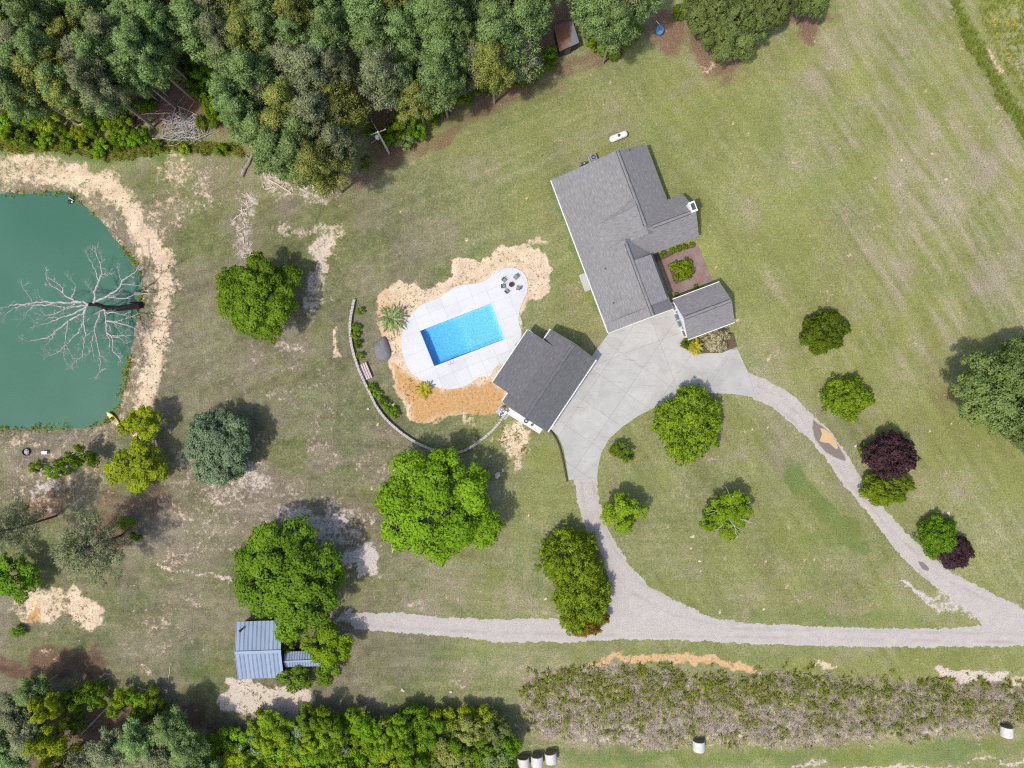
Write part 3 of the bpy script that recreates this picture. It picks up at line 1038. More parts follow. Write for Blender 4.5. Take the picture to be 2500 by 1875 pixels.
gd1 = (.5625, -.8268)
gd2 = (.8268, .5625)
joints = []
for k in (-1, 0, 1, 2, 3, 4):
    joints.append(((1385 + 74 * k * gd1[0] + 30, 1150 + 74 * k * gd1[1]), gd2))
for k in (0, 1, 2, 3):
    joints.append(((1400 + 78 * k * gd2[0], 1010 + 78 * k * gd2[1]), gd1))
joints += [((1560, 850), (.936, -.352)), ((1620, 860), (.352, .936)), ((1765, 880), (.60, -.80))]
slabs('driveway', DRIVE, joints, -.05, .06, M['concrete'], M['jointfill'])
pa, pb_, pc, pd = [np.array(q) for q in POOL]
e1 = (pb_ - pa) / np.linalg.norm(pb_ - pa)
e2 = (pd - pa) / np.linalg.norm(pd - pa)
L1, L2 = np.linalg.norm(pb_ - pa), np.linalg.norm(pd - pa)
joints = [(tuple(pa), tuple(e1)), (tuple(pd), tuple(e1)), (tuple(pa), tuple(e2)), (tuple(pb_), tuple(e2))]
for k in (-.75, -.38, .2, .4, .6, .8, 1.25, 1.5):
    joints.append((tuple(pa + e1 * L1 * k), tuple(e2)))
for k in (-1.4, -1.05, -.7, -.35, .5, 1.33, 1.66):
    joints.append((tuple(pa + e2 * L2 * k), tuple(e1)))
slabs('pool_deck', DECK, joints, -.08, .10, M['deck'], None, POOL, .012)


def build_pool():
    root = thing('swimming_pool', 'rectangular blue swimming pool set in the pale curved concrete deck', 'swimming pool', (*P(*np.mean(POOL, 0))[:2], 0))
    c = [P(*q)[:2] for q in POOL]                    # a left-top, b right-top, c right-bottom, d left-bottom
    f = lambda s, t: c[0] * (1 - s) * (1 - t) + c[1] * s * (1 - t) + c[2] * s * t + c[3] * (1 - s) * t
    ss = [0, .10, .2, .44, .56, .9, .93, .94, .97, 1]
    zs = [-1.7, -1.8, -1.75, -1.5, -1.05, -.95, -.95, -.7, -.7, -.5]
    v, q = [], []
    ts = [0, .12, .88, 1]
    for s, z in zip(ss, zs):
        for t in ts:
            zt = z if t in (.12, .88) else min(-.4, z + .35)
            v.append((*f(s, t), zt))
    n = len(ts)
    for i in range(len(ss) - 1):
        for j in range(n - 1):
            q.append((i * n + j, i * n + j + 1, (i + 1) * n + j + 1, (i + 1) * n + j))
    mb = MB().add(v, q)
    fl = mb.build('basin_floor', M['poolfinish'], root)
    w = MB()
    for i in range(4):
        a, b = np.array(c[i]), np.array(c[(i + 1) % 4])
        w.add([(*a, -2.6), (*b, -2.6), (*b, .06), (*a, .06)], [(0, 1, 2, 3)])
    w.build('basin_wall', M['poolfinish'], root)
    ins = [f(.002, .003), f(.998, .003), f(.998, .997), f(.002, .997)]
    MB().prism(ins, -2.5, -.06).build('water', M['poolwater'], root)
    rim = MB()
    for i in range(4):
        a, b = np.array(c[i]), np.array(c[(i + 1) % 4])
        d = (b - a) / np.linalg.norm(b - a)
        nn = np.array([-d[1], d[0]])
        if np.dot(nn, np.mean(c, 0) - a) > 0:
            nn = -nn
        k = .004
        MB().add([(*(a), .0), (*(b), .0), (*(b + nn * .32 + d * .32), .0), (*(a + nn * .32 - d * .32), .0),
                  (*(a), .112), (*(b), .112), (*(b + nn * .32 + d * .32), .112), (*(a + nn * .32 - d * .32), .112)],
                 [(0, 1, 2, 3), (7, 6, 5, 4), (0, 4, 5, 1), (1, 5, 6, 2), (2, 6, 7, 3), (3, 7, 4, 0)]).build('coping', M['deck'], root)
    # hand rails at the deep end
    for dx in (-.25, .25):
        p0 = P(1097, 882)
        d = np.array([e1[0], -e1[1]])
        n2 = np.array([-d[1], d[0]])
        base = p0[:2] + d * dx
        pts = [(*(base - n2 * .5), .1), (*(base - n2 * .5), .7), (*(base - n2 * .2), .9), (*(base + n2 * .2), .7), (*(base + n2 * .25), -.4)]
        MB().tube(pts, .025, 6).build('hand_rail', M['steel'], root)
    for q in ((1067, 785), (1165, 746)):
        p = P(*q)
        MB().lathe((p[0], p[1], .1), [(.16, 0), (.16, .02), (.12, .03)], 12).build('skimmer_lid', M['white'], root)


build_pool()
bm_ = MB().prism([P(*q)[:2] for q in PATIO], -.05, .035)
struct(bm_.build('brick_patio', M['brickpave']))
bed = [P(*q)[:2] for q in zz([(990, 480), (1260, 400), (1340, 640), (1100, 740)], 1450, 560, .1808)]
struct(MB().prism(bed, 0, .09).build('planting_bed', M['soil']))
bed = [P(*q)[:2] for q in [(1596, 624), (1700, 594), (1697, 604), (1660, 612), (1628, 630), (1602, 640)]]
struct(MB().prism(bed, 0, .07).build('planting_bed', M['soil']))
bed = [P(*q)[:2] for q in [(1672, 832), (1790, 812), (1800, 846), (1760, 862), (1700, 862), (1668, 850)]]
struct(MB().prism(bed, 0, .085).build('planting_bed', M['soil']))


# ---------------------------------------------------------------- buildings
def set_uv(me, axis_xy):
    """uv in metres: along the eave and up the slope"""
    uvl = me.uv_layers.new(name='UVMap')
    ax = np.array([axis_xy[0], axis_xy[1], 0.0])
    ax /= np.linalg.norm(ax)
    for p in me.polygons:
        n = np.array(p.normal)
        up = np.cross(n, ax)
        for li in p.loop_indices:
            co = np.array(me.vertices[me.loops[li].vertex_index].co)
            uvl.data[li].uv = (float(co @ ax), float(co @ up))


def roof_slab(name, corners, mat, root, axis, t=.16):
    o = MB().slab(corners, t).build(name, mat, root)
    set_uv(o.data, axis)
    return o


def ridge(root, a, b, mat):
    a, b = np.array(a, float), np.array(b, float)
    d = (b - a)
    rz = math.atan2(d[1], d[0])
    L = np.linalg.norm(d)
    c = (a + b) / 2
    o1 = MB().box((c[0], c[1], c[2] - .03), (L, .5, .10), rz).build('ridge_vent', M['darkmetal'], root)  # vent base; its dark colour also stands in for shadow gaps beside the cap
    nrm = np.array([-d[1], d[0], 0]) / L
    mb = MB()
    w, h = .16, .045
    for s in (-1, 1):
        q = [a + nrm * s * w - [0, 0, h], b + nrm * s * w - [0, 0, h], b + [0, 0, .0], a + [0, 0, .0]]
        for k in q:
            k[2] += .09
        mb.slab(q, .03)
    o = mb.build('ridge_cap', mat, root)
    set_uv(o.data, d[:2])


class Frame:
    """building coordinates in photo pixels measured on the eave plane"""

    def __init__(self, o, ex, ey, z):
        self.o, self.ex, self.ey, self.z = np.array(o, float), np.array(ex, float), np.array(ey, float), z

    def __call__(self, a, b, z):
        q = self.o + a * self.ex + b * self.ey
        w = P(q[0], q[1], self.z)
        return np.array([w[0], w[1], z])


def strip(fr, root, name, mat, p, q, z, w=.14, h=.16):
    a, b = fr(*p, z), fr(*q, z)
    d = b - a
    MB().box((a + b) / 2, (np.linalg.norm(d), w, h), math.atan2(d[1], d[0])).build(name, mat, root)


def build_house():
    V, U = (.936, -.351), (.351, .936)
    ze = 2.9
    F = Frame((1345.4, 440.0), V, U, ze)
    root = thing('main_house', 'large grey shingled ranch house with several joined gable roofs', 'house', (*F(110, 200, 0)[:2], 0))
    axU = F(0, 1, 0)[:2] - F(0, 0, 0)[:2]
    axV = F(1, 0, 0)[:2] - F(0, 0, 0)[:2]
    sh = M['shingle']
    zr1, zr2 = ze + 2.75, ze + 2.7
    rv1, rv2, un = 165, 107, 200
    k = 2.75 / 165
    zw = lambda v: ze + v * k
    # north block
    roof_slab('roof', [F(0, 0, ze), F(rv1, 0, zr1), F(rv1, 212, zr1), F(0, 212, ze)], sh, root, axU)
    roof_slab('roof', [F(rv1, 0, zr1), F(249, 0, ze), F(249, 212, ze), F(rv1, 212, zr1)], sh, root, axU)
    # east wing
    roof_slab('roof', [F(165, 200, zr1 + .01), F(290, 200, zr1 + .01), F(290, 144, ze), F(165, 144, ze)], sh, root, axV)
    zs_ = lambda u: zr1 + .01 - (u - 200) * (2.75 / 56)
    roof_slab('roof', [F(163, 200, zs_(200)), F(290, 200, zs_(200)), F(290, 256, zs_(256)), F(118, 256, zs_(256)), F(105, 220, zs_(220))], sh, root, axV)
    # cricket between the ridges on the west slope
    roof_slab('roof', [F(60, 146, zw(60) + .02), F(160, 140, zw(160) + .55), F(160, 210, zw(160) - .02), F(60, 212, zw(60) + .01)], sh, root, axV)
    roof_slab('roof', [F(60, 145, zw(60) + .012), F(160, 139.7, zw(160) + .548), F(163, 118, zw(163) - .01), F(100, 124, zw(100) - .01)], sh, root, axV, .12)
    # south block
    zb = zw(60) - .06
    roof_slab('roof', [F(0, 212, ze + .001), F(60, 212, zb + .02), F(60, 375, zb + .02), F(0, 375, ze + .001)], sh, root, axU)
    roof_slab('roof', [F(60, 208, zb + .03), F(rv2, 206, zr2), F(rv2, 375, zr2), F(60, 375, zb + .03)], sh, root, axU)
    roof_slab('roof', [F(0, 375, ze), F(rv2, 375, zr2), F(rv2, 398, zr2), F(0, 398, ze)], sh, root, axU, .2)
    roof_slab('roof', [F(rv2, 206, zr2), F(169, 206, ze), F(169, 398, ze), F(rv2, 398, zr2)], sh, root, axU)
    # shed dormer over the east side
    dm = roof_slab('dormer_roof', [F(rv2 + 2, 259, zr2 + .02), F(155, 259, zr2 - .45), F(155, 373, zr2 - .45), F(rv2 + 2, 373, zr2 + .02)], sh, root, axU, .18)
    MB().prism([F(115, 263, 0), F(152, 263, 0), F(152, 369, 0), F(115, 369, 0)], ze + .3, zr2 - .62).build('dormer_wall', M['offwhite'], root)
    for a, b in ((F(rv1, 1, zr1), F(rv1, 192, zr1)), (F(rv1 + 14, 200, zr1), F(276, 200, zr1)), (F(rv2, 214, zr2), F(rv2, 397, zr2))):
        ridge(root, a, b, sh)
    # walls under the eaves
    w = M['offwhite']
    for q, zt in (([(8, 7), (241, 7), (241, 205), (8, 205)], ze - .1), ([(150, 150), (283, 150), (283, 250), (150, 250)], ze - .1), ([(8, 205), (162, 205), (162, 391), (8, 391)], ze - .1)):
        MB().prism([F(a, b, 0) for a, b in q], 0, zt).build('wall', w, root)
    # gable fields
    for tri in ([F(12, 7, ze - .1), F(rv1, 7, zr1 - .3), F(237, 7, ze - .1)], [F(283, 152, ze - .1), F(283, 200, zr1 - .3), F(283, 248, ze - .1)], [F(12, 391, ze - .1), F(rv2, 391, zr2 - .3), F(160, 391, ze - .1)]):
        MB().add(tri, [(0, 1, 2)]).build('gable', w, root)
    # white fascia along the eaves
    for p, q in (((-1, 0), (-1, 398)),):
        strip(F, root, 'fascia', M['white'], p, q, ze - .13, .12, .2)
    strip(F, root, 'fascia', M['white'], (0, 399), (169, 399), ze - .2, .06, .12)
    # windows in the west wall and porch step
    for u in (40, 90, 150, 270, 330):
        c = F(7.0, u, 1.5)
        d = F(7.0, u + 1, 1.5) - c
        rz = math.atan2(d[1], d[0])
        fr = MB().box(c, (1.5, .10, 1.3), rz).build('window', M['white'], root)
        MB().box(c, (1.3, .13, 1.1), rz).build('pane', M['glass'], fr)
    c = F(-4, 258, .1)
    MB().box(c, (2.6, .9, .2), math.atan2(*(F(0, 1, 0) - F(0, 0, 0))[[1, 0]])).build('door_step', M['concrete'], root)
    # chimney
    c = F(284, 190, 0)
    rz = math.atan2(axV[1], axV[0])
    ch = MB().box((c[0], c[1], 3.0), (.8, 1.35, 6.0), rz).build('chimney', M['white'], root)
    MB().box((c[0], c[1], 6.05), (.92, 1.47, .12), rz).build('chimney_crown', M['white'], ch)
    MB().box((c[0], c[1], 6.18), (.5, .9, .16), rz).build('chimney_cap', M['darkmetal'], ch)
    for p, z in (((196, 6), zr1 - 1.0), ((35, 335), zw(35)), ((45, 250), zw(45))):
        c = F(*p, z)
        MB().lathe(c - [0, 0, .1], [(.12, 0), (.12, .12), (.055, .14), (.055, .5), (.07, .52)], 10).build('vent_pipe', M['darkmetal'], root)


build_house()


def build_garage():
    A_, B_ = (-.5567, .8307), (.8307, .5567)
    ze = 2.9
    F = Frame((1344.4, 803.4), A_, B_, ze)
    root = thing('garage', 'dark grey gabled garage with lean-to roof between pool and driveway', 'garage', (*F(110, 60, 0)[:2], 0))
    ax = F(1, 0, 0)[:2] - F(0, 0, 0)[:2]
    m = M['shingle_dark']
    zr = ze + 2.45
    rb = 66.8
    roof_slab('roof', [F(0, 0, ze), F(0, rb, zr), F(213, rb, zr), F(213, 0, ze)], m, root, ax)
    roof_slab('roof', [F(0, rb, zr), F(0, 133.6, ze), F(213, 133.6, ze), F(213, rb, zr)], m, root, ax)
    zl = ze + 30 * (2.45 / rb)
    roof_slab('lean_to_roof', [F(32.7, 30, zl + .03), F(32.7, -45.7, ze + .2), F(187, -45.7, ze + .2), F(187, 30, zl + .03)], m, root, ax, .14)
    ridge(root, F(4, rb, zr), F(209, rb, zr), m)
    w = M['offwhite']
    MB().prism([F(6, 6, 0), F(207, 6, 0), F(207, 128, 0), F(6, 128, 0)], 0, ze - .1).build('wall', w, root)
    for a in (6, 207):
        MB().add([F(a, 8, ze - .1), F(a, rb, zr - .25), F(a, 126, ze - .1)], [(0, 1, 2)]).build('gable', w, root)
    for p, q in (((0, 134.5), (213, 134.5)), ((0, -.8), (32, -.8)), ((188, -.8), (213, -.8)), ):
        strip(F, root, 'fascia', M['white'], p, q, ze - .09, .16, .2)
    strip(F, root, 'fascia', M['white'], (32.7, -46.6), (187, -46.6), ze + .12, .12, .2)
    strip(F, root, 'rake_trim', M['white'], (32, -45), (32, -2), ze + .2, .05, .12)
    for a in (38, 85, 135, 182):
        c = F(a, -42, 0)
        MB().box((c[0], c[1], 1.45), (.16, .16, 2.9), .5).build('post', M['white'], root)
    # roller doors facing the drive
    for a in (55, 120, 170):
        c = F(a, 128.6, 1.15)
        d = F(a + 1, 128.6, 1.15) - c
        rz = math.atan2(d[1], d[0])
        dr = MB().box(c, (2.6, .08, 2.2), rz).build('roller_door', M['white'], root)
        for zz_ in (.6, 1.15, 1.7):
            MB().box((c[0], c[1], zz_), (2.5, .10, .03), rz).build('seam', M['greybox'], dr)


build_garage()


def build_outbuilding():
    V, U = (.936, -.352), (.352, .936)
    ze = 2.8
    F = Frame((1642.5, 731.0), V, U, ze)
    root = thing('guest_cottage', 'small grey roofed white cottage at the head of the driveway', 'cottage', (*F(60, 52, 0)[:2], 0))
    ax = F(1, 0, 0)[:2] - F(0, 0, 0)[:2]
    m = M['shingle']
    L, Wd = 122, 105
    zr = ze + 2.1
    r = Wd / 2
    roof_slab('roof', [F(0, 0, ze), F(L, 0, ze), F(L, r, zr), F(0, r, zr)], m, root, ax)
    roof_slab('roof', [F(0, r, zr), F(L, r, zr), F(L, Wd, ze), F(0, Wd, ze)], m, root, ax)
    ridge(root, F(2, r, zr), F(L - 2, r, zr), m)
    w = M['offwhite']
    MB().prism([F(3, 5, 0), F(L - 4, 5, 0), F(L - 4, Wd - 5, 0), F(3, Wd - 5, 0)], 0, ze - .1).build('wall', w, root)
    for a in (3, L - 4):
        MB().add([F(a, 5, ze - .1), F(a, r, zr - .22), F(a, Wd - 5, ze - .1)], [(0, 1, 2)]).build('gable', w, root)
    for p, q in (((0, -.8), (L, -.8)), ((0, Wd + .8), (L, Wd + .8))):
        strip(F, root, 'fascia', M['white'], p, q, ze - .1, .1, .18)
    c0 = F(2.6, 0, 0)
    d = F(2.6, 1, 0) - c0
    rz = math.atan2(d[1], d[0])
    for u, nm, ww, hh, zc in ((18, 'window', .85, 1.2, 1.6), (88, 'window', .85, 1.2, 1.6)):
        fr = MB().box(F(2.4, u, zc), (ww + .16, .08, hh + .16), rz).build(nm, M['white'], root)
        MB().box(F(2.2, u, zc), (ww, .10, hh), rz).build('pane', M['glass'], fr)
    for u in (44, 62):
        dr = MB().box(F(2.4, u, 1.1), (.9, .08, 2.1), rz).build('door', M['greybox'], root)
        MB().box(F(2.1, u, 1.4), (.55, .10, 1.1), rz).build('pane', M['glass'], dr)
    for u in (32, 74):
        MB().box(F(1.6, u, 1.9), (.16, .18, .34), rz).build('wall_lamp', M['darkmetal'], root)
    p = P(1658, 791)
    mt = MB().box((p[0], p[1], .078), (1.0, .62, .03), rz).build('door_mat', simple('grey_mat', (.34, .38, .40), .9, .15, 20), None, (p[0], p[1], .06))
    tag(mt, 'pale grey door mat lying before the white cottage door', 'door mat')


build_outbuilding()


def panel_roof(root, F, a0, a1, n, b0, z0, b1, z1, mat, rib=True):
    """n metal panels side by side from eave to ridge"""
    for i in range(n):
        p, q = a0 + (a1 - a0) * i / n, a0 + (a1 - a0) * (i + 1) / n
        mb = MB().slab([F(p, b0, z0), F(q - 1.0, b0, z0), F(q - 1.0, b1, z1), F(p, b1, z1)], .05)
        # standing seam at the panel's edge and two small ribs
        for s, w, h in ((.0, .12, .06),):
            x = p + (q - p) * s
            wd = (q - p) * w
            mb.slab([F(x, b0, z0 + h), F(x + wd, b0, z0 + h), F(x + wd, b1, z1 + h), F(x, b1, z1 + h)], h + .01)
        mb.build('roof_panel', mat, root)


def build_shed():
    ze, zr = 2.6, 3.5
    F = Frame((577, 1518), (.9995, -.034), (.034, .9995), ze)
    root = thing('metal_shed', 'blue-grey metal roofed shed half covered by a big tree', 'shed', (*F(55, 70, 0)[:2], 0))
    panel_roof(root, F, 0, 112, 11, 0, ze, 70, zr, M['metalroof'])
    panel_roof(root, F, 0, 112, 11, 140, ze, 70, zr, M['metalroof'])
    a, b = F(0, 70, zr + .06), F(112, 70, zr + .06)
    MB().box((a + b) / 2, (np.linalg.norm(b - a), .42, .05), math.atan2((b - a)[1], (b - a)[0])).build('ridge_cap', M['metalroof'], root)
    MB().prism([F(5, 12, 0), F(107, 12, 0), F(107, 130, 0), F(5, 130, 0)], 0, ze - .05).build('wall', M['darkwood'], root)
    for x in (5, 107):
        MB().add([F(x, 12, ze - .05), F(x, 70, zr - .1), F(x, 130, ze - .05)], [(0, 1, 2)]).build('gable', M['darkwood'], root)
    c = F(15, 17, ze + .2)
    MB().lathe(c, [(.13, 0), (.13, .7), (.2, .72), (.2, .85), (.05, .95)], 12).build('stove_pipe', M['black'], root)
    c = F(50, 11.6, 1.1)
    MB().box(c, (1.6, .1, 2.1), -.03).build('door', M['wood'], root)
    # the narrow annex
    ze2, zr2 = 2.0, 2.45
    G = Frame((694.5, 1591), (.9995, -.034), (.034, .9995), ze2)
    r2 = thing('lean_shed', 'narrow grey ribbed metal roofed annex under leaning branches', 'shed', (*G(50, 18, 0)[:2], 0))
    panel_roof(r2, G, 0, 102, 16, 0, ze2, 21, zr2, M['metalroof'])
    panel_roof(r2, G, 0, 102, 16, 38, ze2, 21, zr2, M['metalroof'])
    a, b = G(0, 21, zr2 + .07), G(102, 21, zr2 + .07)
    MB().box((a + b) / 2, (np.linalg.norm(b - a), .26, .05), math.atan2((b - a)[1], (b - a)[0])).build('ridge_cap', M['metalroof'], r2)
    MB().prism([G(3, 5, 0), G(99, 5, 0), G(99, 34, 0), G(3, 34, 0)], 0, ze2 - .05).build('wall', M['darkwood'], r2)


build_shed()


def build_cabin():
    q = [(1352, 62), (1398, 50), (1414, 104), (1366, 125)]
    hi, lo = 2.9, 2.3
    c = [P(*q[0], hi), P(*q[1], hi), P(*q[2], lo), P(*q[3], lo)]
    root = thing('storage_hut', 'small dark hut with pine straw on its roof among the pines', 'hut', (*np.mean(c, 0)[:2], 0))
    o = MB().slab(c, .14).build('roof', M['strawroof'], root)
    m = np.mean([k[:2] for k in c], 0)
    ins = [m + (np.array(k[:2]) - m) * .92 for k in c]
    mb = MB()
    n = 4
    v = [(*p, 0) for p in ins] + [(*ins[i], (hi if i < 2 else lo) - .16) for i in range(4)]
    mb.add(v, [(0, 1, 5, 4), (1, 2, 6, 5), (2, 3, 7, 6), (3, 0, 4, 7)])
    mb.build('wall', M['darkwood'], root)
    a, b = (c[2] + c[3]) / 2, c[2] - c[3]
    MB().box((a[0] * .985 + .0, a[1] - .02, 1.0), (.9, .12, 1.9), math.atan2(b[1], b[0])).build('door', M['timber'], root)
    e = (c[2] + c[3]) / 2
    MB().box((e[0], e[1], lo - .12), (np.linalg.norm(b), .1, .22), math.atan2(b[1], b[0])).build('fascia', M['black'], root)
    p = P(1608, 79)
    t = thing('plastic_tub', 'faded blue rounded plastic tub at the edge of the wood', 'tub', (p[0], p[1], 0))
    prof = [(.50, 0), (.58, .5), (.6, .85), (.52, .98), (.3, 1.02)]
    mb = MB().lathe((0, 0, 0), prof, 14)
    V = np.concatenate(mb.v)
    V[:, 1] *= 1.22
    mb.v = [V + np.array([p[0], p[1], 0])]
    mb.build('body', M['blue'], t, smooth=False)
    MB().lathe((p[0], p[1], .8), [(.63, 0), (.63, .06)], 14).build('rim', M['greybox'], t)
    a, b = P(1602, 51, .5), P(1618.7, 69.5, .1)
    tag(MB().tube([a, (a + b) / 2 + [0, 0, .08], b], .06, 8).build('white_pole', M['white'], None, b), 'thin white pole leaning beside the blue tub', 'pole')


build_cabin()

# ---------------------------------------------------------------- things round the house
def build_small_things():
    # propane tank
    a, b = P(1488.5, 341, 1.0), P(1532, 323.5, 1.0)
    c, d = (a + b) / 2, b - a
    L, rz = np.linalg.norm(d), math.atan2(d[1], d[0])
    t = thing('propane_tank', 'white cylindrical propane tank on the lawn behind the house', 'gas tank', (c[0], c[1], 0))
    u = d / L
    s = np.array([-L / 2, -L / 2 + .06, -L / 2 + .18, -L / 2 + .36, L / 2 - .36, L / 2 - .18, L / 2 - .06, L / 2])
    r = np.array([.05, .24, .38, .47, .47, .38, .24, .05])
    MB().tube([(c[0] + u[0] * k, c[1] + u[1] * k, .85) for k in s], r, 20).build('tank', M['white'], t, smooth=True)
    MB().lathe((c[0], c[1], 1.28), [(.2, 0), (.2, .16), (.16, .24), (.05, .26)], 14).build('valve_dome', M['darkmetal'], t)
    for k in (-.8, .8):
        MB().box((c[0] + u[0] * k, c[1] + u[1] * k, .2), (.2, .8, .4), rz).build('foot', M['concrete'], t)
    # air conditioner and meter boxes behind the house
    p = P(1449, 384, .8)
    rz = .36
    t = thing('air_conditioner', 'blue-grey air conditioning unit against the back of the house', 'air conditioner', (p[0], p[1], 0))
    MB().box((p[0], p[1], .5), (.95, .95, .9), rz, bevel=.04).build('cabinet', M['greybox'], t)
    MB().lathe((p[0], p[1], .95), [(.36, 0), (.36, .03)], 18).build('fan_grille', M['black'], t)
    MB().box((p[0], p[1], .03), (1.1, 1.1, .06), rz).build('pad', M['concrete'], t)
    for i in range(4):
        MB().box((p[0], p[1], .985), (.62, .04, .012), rz + i * math.pi / 4).build('fan_guard_bar', M['steel'], t)
    p = P(1424, 401, .8)
    t = thing('meter_box', 'dark utility meter box beside the air conditioning unit', 'meter box', (p[0], p[1], 0))
    MB().box((p[0], p[1], .9), (.7, .35, 1.0), rz).build('cabinet', M['darkmetal'], t)
    MB().lathe((p[0] + .1, p[1] - .05, 1.4), [(.15, 0), (.15, .12), (.08, .18)], 12).build('meter', M['steel'], t)
    MB().tube([(p[0] - .5, p[1] - .2, 0), (p[0] - .5, p[1] - .2, 1.0), (p[0] - .25, p[1] - .1, 1.2)], .05, 6).build('conduit', M['steel'], t)
    # concrete walk and things on the south-west end of the garage
    walk = [P(*q)[:2] for q in [(1243, 995), (1325, 1048), (1317, 1059), (1236, 1009)]]
    struct(MB().prism(walk, -.05, .09).build('concrete_walk', M['deck']))
    p = P(1284.5, 1027.5, .5)
    t = thing('planter_pot', 'round black pot with pale middle on the white walk', 'pot', (p[0], p[1], .09))
    MB().lathe((p[0], p[1], .09), [(.2, 0), (.3, .35), (.33, .5), (.27, .5), (.26, .4)], 16).build('pot', M['black'], t)
    MB().lathe((p[0], p[1], .4), [(.22, 0), (.2, .1), (.08, .16)], 10).build('filling', M['ash'], t)
    p = P(1299, 1037.5, .2)
    t = thing('hose_reel', 'small dark hose reel on the walk by the garage', 'hose reel', (p[0], p[1], .09))
    MB().box((p[0], p[1], .25), (.32, .1, .3), -.6).build('frame', M['black'], t)
    MB().tube([(p[0] - .12, p[1] - .1, .3), (p[0] + .12, p[1] + .1, .3)], .13, 10).build('drum', M['darkmetal'], t)
    # pool pump set
    p = P(1229, 1006)
    t = thing('pool_pump', 'grey pool pump and filter set at the end of the curved wall', 'pool pump', (p[0], p[1], 0))
    MB().lathe((p[0] - .2, p[1] + .45, 0), [(.3, 0), (.34, .1), (.34, .8), (.25, 1.0), (.1, 1.08)], 14).build('filter_tank', M['steel'], t, smooth=True)
    MB().box((p[0] - .3, p[1] - .5, .25), (.8, .4, .4), .9).build('pump_body', M['darkmetal'], t)
    MB().tube([(p[0] - .3, p[1] - .5, .55), (p[0] + .2, p[1] - .2, .6), (p[0] - .1, p[1] + .4, .7)], .06, 8).build('pipe', M['white'], t)
    MB().tube([(p[0] - .6, p[1] - .7, .2), (p[0] - .5, p[1] - .1, .35), (p[0] - .2, p[1] + .4, .4)], .05, 8).build('pipe', M['white'], t)
    MB().box((p[0] + .35, p[1] - .1, .5), (.5, .3, .9), .9).build('control_box', M['white'], t)
    MB().box((p[0], p[1], .03), (1.5, 1.9, .08), .9).build('pad', M['concrete'], t)
    # fire pit and chairs
    p = P(1248.4, 696)
    t = thing('fire_pit', 'round black fire bowl with red rocks among the grey chairs', 'fire pit', (p[0], p[1], .1))
    MB().lathe((p[0], p[1], .1), [(.25, 0), (.3, .3), (.36, .42), (.36, .46), (.30, .46), (.28, .36), (.02, .34)], 20).build('bowl', M['black'], t)
    rk = MB()
    for i in range(26):
        a_, r_ = RNG.uniform(0, 6.28), .25 * math.sqrt(RNG.random())
        rk.box((p[0] + r_ * math.cos(a_), p[1] + r_ * math.sin(a_), .1 + .38), (.08, .07, .07), a_, .6)
    rk.build('lava_rock', M['redbrick'], t)
    spots = [((1231.5, 684.7), 'grey sling chair left of the fire bowl, nearest the pool steps corner of the group', 35), ((1259, 678), 'grey sling chair above the fire bowl, farthest toward the deck tip', 35),
             ((1229.4, 700), 'grey sling chair directly left of the fire bowl, beside another chair', 90), ((1237.8, 712), 'grey sling chair below the fire bowl, nearest the pool', 120), ((1265, 704), 'grey sling chair right of the fire bowl, alone on that side', 215)]
    lab = ['grey sling chair up and left of the round fire bowl', 'grey sling chair above the round fire bowl, nearest the deck tip', 'grey sling chair straight left of the round fire bowl',
           'grey sling chair below the round fire bowl, nearest the pool', 'grey sling chair right of the round fire bowl, alone there']
    meshes = []

    def part(name, mb, mat):
        meshes.append((name, mb.mesh(name), mat))
    part('seat', MB().box((0, 0, .40), (.52, .50, .05), 0, bevel=.02), M['chairgrey'])
    part('backrest', MB().slab([(-.26, .26, .42), (.26, .26, .42), (.26, .36, .92), (-.26, .36, .92)], .05), M['chairgrey'])
    for sx in (-1, 1):
        part('armrest', MB().tube([(sx * .31, -.24, .62), (sx * .31, 0, .64), (sx * .31, .33, .66)], .022, 6), M['darkmetal'])
        part('leg', MB().tube([(sx * .31, -.26, 0), (sx * .31, -.25, .62)], .02, 6), M['darkmetal'])
        part('leg', MB().tube([(sx * .30, .34, 0), (sx * .29, .26, .42), (sx * .27, .37, .94)], .02, 6), M['darkmetal'])
    part('frame_bar', MB().tube([(-.27, .37, .94), (.27, .37, .94)], .02, 6), M['darkmetal'])
    part('frame_bar', MB().tube([(-.3, -.26, .40), (.3, -.26, .40)], .02, 6), M['darkmetal'])
    fp = P(1248.4, 696)
    for (q, _, _), lb in zip(spots, lab):
        p = P(*q)
        d = np.array(fp[:2]) - np.array(p[:2])
        rz = math.atan2(d[1], d[0]) + math.pi / 2            # the chair's front (-y) looks at the fire
        e = thing('patio_chair', lb, 'chair', (p[0], p[1], .102), 'chairs round the fire bowl', rz + RNG.uniform(-.25, .25))
        e.scale = (.95, .9, .95)
        for nm, me_, mt in meshes:
            link(nm, me_, mt, e)
    # kayak at the pond
    a, b = P(261, 1006.8, 0), P(293.5, 1041.5, 0)
    c, d = (a + b) / 2, b - a
    L, rz = np.linalg.norm(d), math.atan2(d[1], d[0])
    t = thing('kayak', 'yellow kayak with black seat pulled up on the pond bank', 'kayak', (c[0], c[1], -.3), None, rz)
    t.rotation_euler = (0, -.03, rz)
    n = 15
    xs = np.linspace(-L / 2, L / 2, n)
    wv = .41 * np.sqrt(np.clip(1 - np.abs(2 * xs / L) ** 2.6, 0.004, 1))
    v, f = [], []
    for x, w in zip(xs, wv):
        rise = .12 * (abs(2 * x / L)) ** 3
        v += [(x, -w * .55, .02 + rise), (x, -w, .24 + rise), (x, -w * .8, .36 + rise), (x, -w * .66, .30 + rise), (x, w * .66, .30 + rise), (x, w * .8, .36 + rise), (x, w, .24 + rise), (x, w * .55, .02 + rise)]
